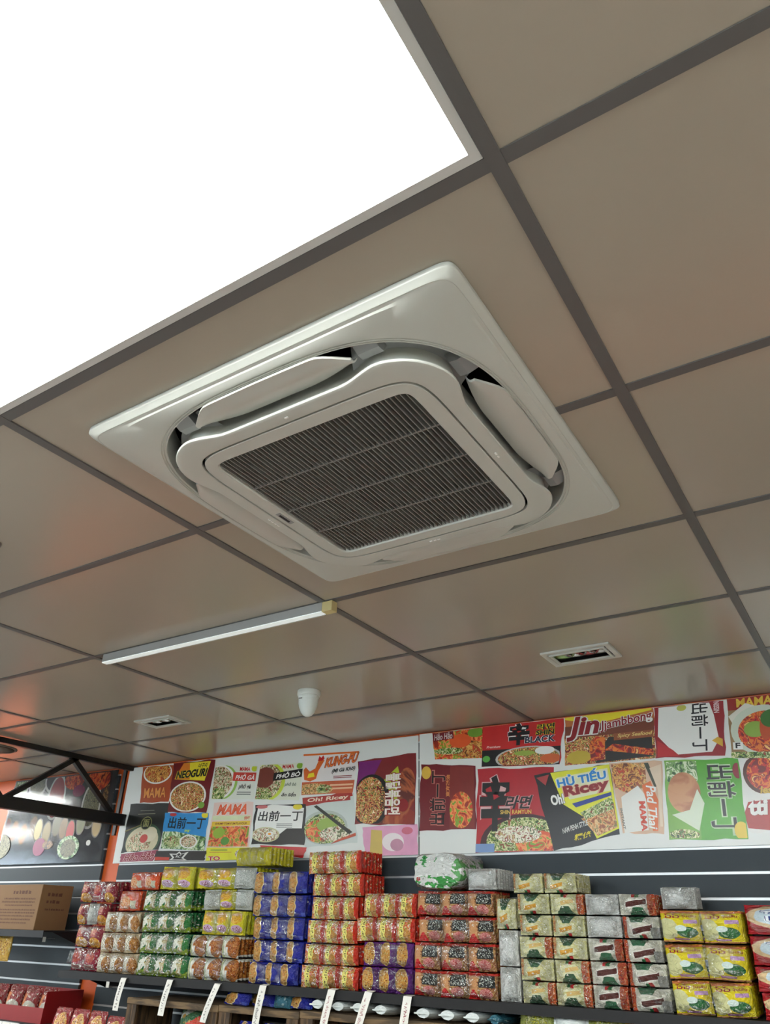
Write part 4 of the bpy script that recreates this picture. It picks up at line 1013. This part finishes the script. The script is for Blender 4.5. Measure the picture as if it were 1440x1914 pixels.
zt = stack([(['blackred'], -.515, -.112, .1, 3), (['blackred'], -.512, -.112, .105, 3), (['blackred'], -.484, -.112, .104, 3), (['blackred'], -.496, -.115, .101, 3)], ZS, 'black and red noodle multipack', 'of its stack', G0, dfront=.345)
# round green bundle: a drum of pouches
gb = tag(wthing('noodle_multipack', -.383, .335 - .13, zt), 'round green and silver pouch bundle on top of the black and red stack', 'noodles', G0)
def drum(u, v):
    a = 2 * math.pi * u
    e = 1 if 0.12 < v < .88 else .93
    c, s = math.cos(a), math.sin(a)
    k = 1 / (abs(c) ** 3 + abs(s) ** 3) ** (1 / 3)
    r = e * (1 + .03 * math.sin(5 * a + 2) + .02 * math.sin(9 * a + 7 * v))
    return (.130 * r * k * c, -.13 + .26 * v, .079 + .076 * r * k * s)
m = MB(); m.grid(drum, 40, 8)
fr = [drum(i / 40, 0) for i in range(40)]
m.add(fr + [(.0, -.142, .079)] + [(x * .55, -.140, .079 + (z_ - .079) * .55) for x, y, z_ in fr],
      [(i, (i + 1) % 40, 41 + (i + 1) % 40, 41 + i) for i in range(40)] + [(41 + i, 41 + (i + 1) % 40, 40) for i in range(40)])
bk = [drum(i / 40, 1) for i in range(40)]
m.add(bk, [tuple(range(40))])
m.build('pouch_bundle', KM['greensilver'], gb, smooth=True)
link('film_wrap', film_mesh(.268, .157, .28, 5), gb)
multipack(['silver'], -.240, -.100, zt, .09, 1, 'silver foil pack beside the round green bundle', G0)
G1 = 'small biscuit packs on the black shelf'
kb = dict(kindname='biscuit_pack', cat='biscuits', fins='x')
stack([(['silver'], -.105, -.014, .125, 1), (['silver'], -.103, -.012, .135, 1), (['cream'], -.108, -.016, .122, 1)], ZS, ['upright silver biscuit pack', 'upright silver biscuit pack', 'upright cream biscuit pack'], 'in the narrow stack', G1, kindname='biscuit_pack', cat='biscuits')
J = [('creamup', -.008, .134), ('cream', -.007, .133), ('creamup', -.007, .134), ('cream', -.002, .138), ('cream', -.007, .136), ('cream', -.022, .114)]
stack([([k], a, b, .0795, 1) for k, a, b in J], ZS, 'cream biscuit pack', 'of the left cream column', G1, **kb)
K = [('creamup', .137, .283), ('creamup', .139, .283), ('cream', .14, .28), ('cream', .143, .283), ('creamup', .142, .285), ('cream', .118, .262)]
stack([([k], a, b, .0795, 1) for k, a, b in K], ZS, 'cream biscuit pack', 'of the right cream column', G1, **kb)
L_ = [('choc', .288, .426), ('choc', .290, .430), ('choc', .287, .426), ('silver', .290, .430), ('silver', .292, .427)]
stack([([k], a, b, .0795, 1) for k, a, b in L_], ZS, ['white and brown biscuit pack'] * 3 + ['silver backed biscuit pack'] * 2, 'right of the cream columns', G1, **kb)
M_ = [('choc2', .436, .584), ('choc2', .436, .582), ('choc2', .432, .578), ('choc2', .435, .58), ('choc', .431, .575)]
stack([([k], a, b, .0795, 1) for k, a, b in M_], ZS, 'white and brown biscuit pack', 'beside the yellow pouches', G1, **kb)
VT = [('ไวไว', .10, .76, .50, .90, (150, 30, 26), {'bold': .03}), ('วุ้นเส้น', .56, .77, .92, .88, (150, 50, 30), {'bold': .02})]
zn = stack([(['vermicelli'], .594, .872, .112, 2), (['vermicelli'], .588, .874, .118, 2), (['vermicelli'], .585, .884, .112, 2)], ZS, 'pair of yellow vermicelli pouches', 'row of three', 'yellow vermicelli pouches', text=VT)
multipack(['silver'], .590, .724, zn, .082, 1, 'silver foil pack lying on the yellow pouches', G1, depth=.16, dfront=.30, **kb)
QT = [('ไวไว', .20, .42, .90, .82, (30, 50, 120), {'bold': .05}), ('ไวไว', .22, .43, .88, .80, (226, 232, 240), {'bold': -.0, 'lift': .003})]
stack([(['redquick'], .896, 1.16, .085, 1), (['redquick'], .892, 1.16, .08, 1), (['redquick'], .892, 1.16, .096, 1), (['redquick'], .892, 1.16, .1, 1)], ZS, 'red noodle pouch with blue lettering', 'at the right edge', 'red noodle pouches', text=QT)

# ------------------------------------------------------------------ price strips hanging from the shelf lip
strips = [(-2.292, 1.372, -2.307, 1.226, ''), (-1.943, 1.380, -1.968, 1.226, ''), (-1.612, 1.378, -1.675, 1.228, ''), (-1.319, 1.385, -1.342, 1.20, 'Noodle Pack'),
          (-.915, 1.388, -.958, 1.20, '30 pack'), (-.715, 1.390, -.782, 1.20, 'Noodle Pack'), (-.515, 1.384, -.540, 1.20, 'pack')]
where = ['under the tan packs', 'under the green packs', 'under the brown packs', 'under the blue packs', 'under the red and yellow packs', 'under the purple packs', 'left of the black and red packs']
for i, (sa, za, sb, zb, tx) in enumerate(strips):
    dd = .372
    t = tag(wthing('price_strip', sa, dd, za), 'white paper price strip with handwriting hanging %s' % where[i], 'price tag', 'handwritten price strips')
    Ls = math.hypot(sb - sa, za - zb); ang = math.atan2(sb - sa, za - zb)
    wst = .042
    def path_(v, u, wst=wst, Ls=Ls, ang=ang):
        x = (u - .5) * wst; z_ = -v * Ls
        return (x * math.cos(ang) + math.sin(ang) * v * Ls, -.012 * math.sin(v * 2.2) - .002 * math.sin(u * 3.1), z_ + x * math.sin(ang) * .2)
    m = MB(); m.grid(lambda u, v: path_(v, u), 4, 14)
    m.add([(-wst / 2, 0, 0), (wst / 2, 0, 0), (wst / 2, .030, .004), (-wst / 2, .030, .004)], [(0, 1, 2, 3)])
    m.build('paper', 'paper', t, smooth=True)
    rs = random.Random(40 + i)
    hw = MB()
    v = .12
    while v < .90:               # hurried handwriting running up the strip, too small to read
        if tx and .30 < v < .72: v = .74
        pts = []
        for k in range(rs.randrange(4, 8)):
            pts.append((.5 + rs.uniform(-.2, .2), v + .012 * k))
        for (u0, v0), (u1, v1) in zip(pts[:-1], pts[1:]):
            p, q = Vector(path_(v0, u0)), Vector(path_(v1, u1))
            d_ = (q - p); d_ = Vector((-d_.z, 0, d_.x)).normalized() * .0009
            o_ = Vector((0, -.0012, 0))
            hw.add([p + d_ + o_, q + d_ + o_, q - d_ + o_, p - d_ + o_], [(0, 1, 2, 3)])
        v = pts[-1][1] + rs.uniform(.02, .06)
    o = hw.build('handwriting', 'ink' if i < 4 else 'inkred', t); o['kind'] = 'stuff'
    if tx:
        vs, fs = unit_text(tx, .0, .2)
        out = []
        for a, b in vs:          # the legible words, read upwards along the strip
            p = path_(.72 - .42 * a, .72 - .42 * (1 - b))
            out.append((p[0], p[1] - .0012, p[2]))
        MB().add(out, fs).build('lettering', 'ink' if i < 4 else 'inkred', t)

# ------------------------------------------------------------------ wooden display crates and what they hold
ZC = 1.0605
def crate(s0, s1, ztop, label):
    d0, dep = .362, .34
    t = tag(wthing('wooden_crate', s0, d0, ZC), label, 'crate', 'wooden crates under the shelf')
    L, H = s1 - s0, ztop - ZC
    MB().box(0, L, 0, .018, H - .030, H).build('top_rail', 'crate', t, bevel=.004)
    MB().box(0, L, .018, dep, H - .014, H - .004).build('top_board', 'crate', t)
    MB().box(0, L, 0, .018, 0, .03).build('bottom_rail', 'crate', t, bevel=.004)
    MB().box(0.001, L - .001, .018, dep, .0, .010).build('bottom_board', 'crate', t)
    for x0, x1 in ((.004, .075), (L - .075, L - .004)):
        for k in range(2):
            xx = x0 + (x1 - x0) / 2 * k
            MB().box(xx + .001, xx + (x1 - x0) / 2 - .001, .003, .018, .03, H - .03).build('upright_board', 'crateboard', t)
    MB().box(0, .012, .018, dep, .010, H - .014).build('side_board', 'crateboard', t)
    MB().box(L - .012, L, .018, dep, .010, H - .014).build('side_board', 'crateboard', t)
    return t
crate(-2.250, -1.60, 1.288, 'dark wooden display crate under the green and brown packs')
crate(-1.597, -1.10, 1.292, 'wooden crate holding dark blue packs under the shelf')
crate(-1.097, -.08, 1.298, 'long wooden crate under the white bags')
crate(-.075, .75, 1.296, 'wooden crate under the biscuit packs, at the right')
KM['crisps'] = pack_mat('green and red crisp pack', (60, 110, 70), [(('D', .3, .5, .12, 0, 1), (200, 60, 40)), (('D', .75, .5, .08, 0, 1), (206, 214, 200)), (('N', 8, .62), (190, 150, 70))])
KM['whitebag'] = pack_mat('white rice noodle bag', (214, 224, 224), [(('N', 4, .64), (226, 232, 232))], crinkle=.3, rough=.35)
KM['teal'] = pack_mat('teal bag', (60, 120, 140), [(('N', 5, .62), (150, 190, 200))])
KM['lime'] = pack_mat('yellow green bag', (160, 170, 90), [(('E', .5, .5, .4, .4), [[(206, 206, 150), (110, 120, 60), (190, 190, 60)], 7])])
KM['gold'] = pack_mat('gold snack bag', (206, 166, 60), [(('W', .1, .9, .2, .8, 14), (140, 90, 30)), (('N', 6, .64), (226, 206, 130))])
KM['redgold'] = pack_mat('red and gold snack pack', (150, 26, 26), [(('E', .6, .5, .32, .4), [[(120, 40, 20), (206, 140, 50), (226, 190, 110), (170, 60, 30)], 8]), (('N', 8, .64), (226, 206, 190))])
KM['snack'] = pack_mat('red snack bag', (130, 26, 26), [(('R', .0, .4, .4, .8), (196, 110, 60)), (('E', .6, .35, .36, .22), (190, 190, 176)), (('N', 7, .60), (206, 190, 176))], crinkle=.9)
def bag(kind, s, d, z, w, h, th, label, cat, group=None, rx=0.0, ry=0.0, rz=0.0, fins='x', name='noodle_bag'):
    """one pouch; rx tips it back so it can lie"""
    t = tag(wthing(name, s, d, z), label, cat, group)
    mb = pillow(w, h, th, int(abs(s) * 1000) % 97, fins=fins)
    o = mb.build('pouch', KM[kind], t, smooth=True)
    o.rotation_euler = (rx, ry, rz)
    seal = MB()
    if fins == 'x':
        for sx in (-1, 1):
            seal.grid(lambda u, v, sx=sx: (sx * (w / 2 + .010 * u), .0015 * math.sin(v * 30), h * (.06 + .88 * v)), 2, 12)
    else:
        for zz in (0, 1):
            seal.grid(lambda u, v, zz=zz: (w * (-.46 + .92 * v), .0015 * math.sin(v * 30), (h if zz else 0) + (.008 * u if zz else -.008 * u * 0)), 2, 12)
    seal.build('crimped_seal', KM[kind], o)
    return t
# round white tubes of rice noodles lying on the crates, their folded ends to the front
def tube_bag(s, z, r, w, label, kind='whitebag'):
    t = tag(wthing('noodle_bag', s, .215, z), label, 'noodles', 'white noodle bags lying on the crates')
    m = MB()
    def fn(u, v):
        a = 2 * math.pi * u
        k = .62 + .38 * min(1, v * 3) ** .6
        y = -.10 + .30 * v - .03 * (1 - min(1, v * 3))
        flat = 1 - .0 * v
        cx, cz = math.cos(a), math.sin(a)
        px = cx * w * k
        pz = cz * abs(cz) ** .3 * r * k
        return (px * (1 + .03 * math.sin(3 * a)), y, r + pz)
    m.grid(fn, 24, 8)
    m.add([fn(i / 24, 0) for i in range(24)], [tuple(range(24))])
    m.build('pouch', KM[kind], t, smooth=True)
    f = MB(); f.grid(lambda u, v: ((-1 + 2 * u) * w * .66, -.142 - .004 * math.cos(u * 3), r * (1.0 + (.10 + .02 * math.sin(9 * u)) * (2 * v - 1) * (1 if True else 0))), 12, 1)
    f.build('folded_seal', KM[kind], t)
    MB().add([(-.002, -.1205, r * .3), (.002, -.1205, r * .3), (.002, -.1205, r * 1.7), (-.002, -.1205, r * 1.7)], [(0, 1, 2, 3)]).build('crease', KM[kind], t)
    return t
tubes = [(-1.012, .0275, .050), (-.895, .026, .050), (-.785, .0275, .050), (-.668, .0265, .050), (-.455, .0275, .052), (-.338, .0275, .052), (-.222, .027, .050)]
tdesc = ['leftmost on the crates', 'behind the strip under the red and yellow packs', 'left of the strip under the purple packs', 'right of the strip under the purple packs', 'left of the strip beside the black and red packs', 'right of the strip beside the black and red packs', 'under the right part of the black and red packs']
for (s, r, w), dsc in zip(tubes, tdesc):
    tube_bag(s, 1.2985, r, w, 'white noodle bag ' + dsc)
tube_bag(-.122, 1.2985, .026, .038, 'teal noodle bag lying on the crate beside the white bags', 'teal')
bag('blue', -1.515, .33, 1.2935, .14, .056, .045, 'dark blue noodle pack lying on the crate, left of the strip', 'noodles', rx=-.5)
bag('blue', -1.372, .29, 1.2935, .13, .060, .045, 'dark blue noodle pack on the crate showing its noodle picture', 'noodles', rx=-.3)
bag('teal', -1.248, .30, 1.2925, .09, .062, .05, 'small bright teal pouch beside the strip under the blue packs', 'noodles', rx=-.2)
bag('blue', -1.130, .31, 1.2985, .11, .056, .05, 'dark blue noodle pack at the right end of the blue crate', 'noodles', rx=-.4)
for i, s in enumerate((-1.44, -1.30, -1.178)):
    bag('blue', s, .30, ZC + .011, .10 if i else .13, .15, .045, 'dark blue noodle pack standing inside the blue crate, %s' % ['leftmost', 'middle', 'rightmost'][i], 'noodles', 'blue packs inside the crate', fins='z')
bag('crisps', -1.86, .28, ZC + .011, .17, .185, .06, 'green and red striped pack inside the dark wooden crate', 'snack', rx=-.2, fins='z')
for i, (k, s) in enumerate((('lime', .05), ('whitebag', .19), ('lime', .33), ('gold', .47))):
    bag(k, s, .33, 1.2965, .12, .06, .045, ['yellow green pouch under the first cream column', 'white pouch on the right crate', 'yellow green pouch right of the white pouch on the right crate', 'gold pouch at the right end of the right crate'][i], 'noodles', rx=-.3)

# ------------------------------------------------------------------ left bay goods
bx = tag(wthing('cardboard_box', -3.80, .33, 1.5805), 'brown cardboard box with printed text on the short left shelf', 'box')
MB().box(0, .585, 0, .235, 0, .254).build('carton', 'card', bx, bevel=.003)
MB().box(0, .585, .112, .123, .2542, .2548).build('tape', mat('parcel tape', (176, 150, 110), .3), bx)
def print_line(x0, x1, z0, h, rnd, side=False):
    """a row of small blocks: print too small to read"""
    m = MB(); x = x0
    while x < x1:
        w_ = rnd.uniform(.5, 1.4) * h
        e = min(x + w_, x1)
        q = [(x, z0), (e, z0), (e, z0 + h * rnd.uniform(.7, 1)), (x, z0 + h * rnd.uniform(.7, 1))]
        m.add([(.5856, a_, b_) if side else (a_, -.0006, b_) for a_, b_ in q], [(0, 1, 2, 3)])
        x = e + h * rnd.uniform(.25, .6)
    o = m.build('print_line', 'cardink', bx); o['kind'] = 'stuff'
rp2 = random.Random(3)
for x0, x1, zz, hh in ((.30, .48, .200, .022), (.22, .54, .168, .010), (.20, .54, .150, .010), (.24, .52, .132, .008), (.18, .56, .106, .009), (.18, .56, .090, .009), (.20, .55, .072, .009), (.18, .53, .052, .010), (.20, .50, .034, .008)):
    print_line(x0, x1, zz, hh, rp2)
for x0, x1, zz, hh in ((.05, .16, .19, .020), (.05, .15, .150, .020), (.05, .19, .11, .012)):
    print_line(x0, x1, zz, hh, rp2, True)

hk = tag(wthing('display_hook', -3.42, .0, 1.553), 'small steel hook with a price flag under the box shelf', 'hook')
MB().bar((0, -.001, -.02), (0, -.08, -.02), .005, .005).build('prong', 'alu', hk)
MB().box(-.015, .015, -.083, -.081, -.040, -.012).build('price_flag', 'paper', hk)
bag('gold', -3.545, .28, 1.405, .16, .150, .05, 'gold snack bag hanging under the box shelf at the left edge', 'snack', fins='z', name='snack_bag')

rc = tag(wthing('display_carton', -3.62, .33, 1.1185), 'open red display carton at the bottom left', 'box')
MT['redcard'] = mat('red printed card', (140, 22, 24), .45, vary=.1, vscale=20)
MB().box(0, .66, 0, .004, 0, .075).build('front_panel', 'redcard', rc)
MB().box(0, .66, .26, .264, 0, .155).build('back_panel', 'redcard', rc)
MB().box(.656, .66, .004, .26, 0, .155).build('side_panel', 'redcard', rc)
MB().box(0, .004, .004, .26, 0, .155).build('side_panel', 'redcard', rc)
MB().box(.004, .656, .004, .26, 0, .004).build('base_panel', 'redcard', rc)
for i, s in enumerate((-3.535, -3.375, -3.215, -3.055)):
    bag('snack', s, .24, 1.123, .14, .155, .06, 'red snack bag standing in the red carton, %s' % ['leftmost', 'second from the left', 'third from the left', 'rightmost'][i], 'snack', 'snack bags in the red carton', fins='z', rx=-.12, name='snack_bag')
lt = tag(wthing('price_label_rail', -3.42, .364, 1.082), 'white price label rail on the front of the lowest left shelf', 'price tag')
MB().box(0, .32, 0, .001, 0, .034).build('rail', 'alu', lt)
for i in range(4):
    MB().box(.01 + .077 * i, .08 + .077 * i, -.0015, -.0002, .003, .031).build('label_card', 'paper', lt)
for i, (s, zz) in enumerate(((-2.765, 0), (-2.62, 0), (-2.475, 0), (-2.33, 0))):
    bag('redgold', s, .36, 1.0605, .135, .145 if i != 3 else .13, .045, 'red and gold noodle pack below the long shelf, %s' % ['leftmost', 'second from the left', 'third from the left', 'beside the wooden crate'][i], 'noodles', 'red and gold packs below the shelf', fins='z', rx=-.2)
tg = tag(wthing('shelf_tag', -2.42, .363, 1.352), 'small clear price tag clipped under the long shelf near its left end', 'price tag')
MB().box(-.012, .012, -.001, .001, -.03, -.002).build('card', 'lampframe', tg)
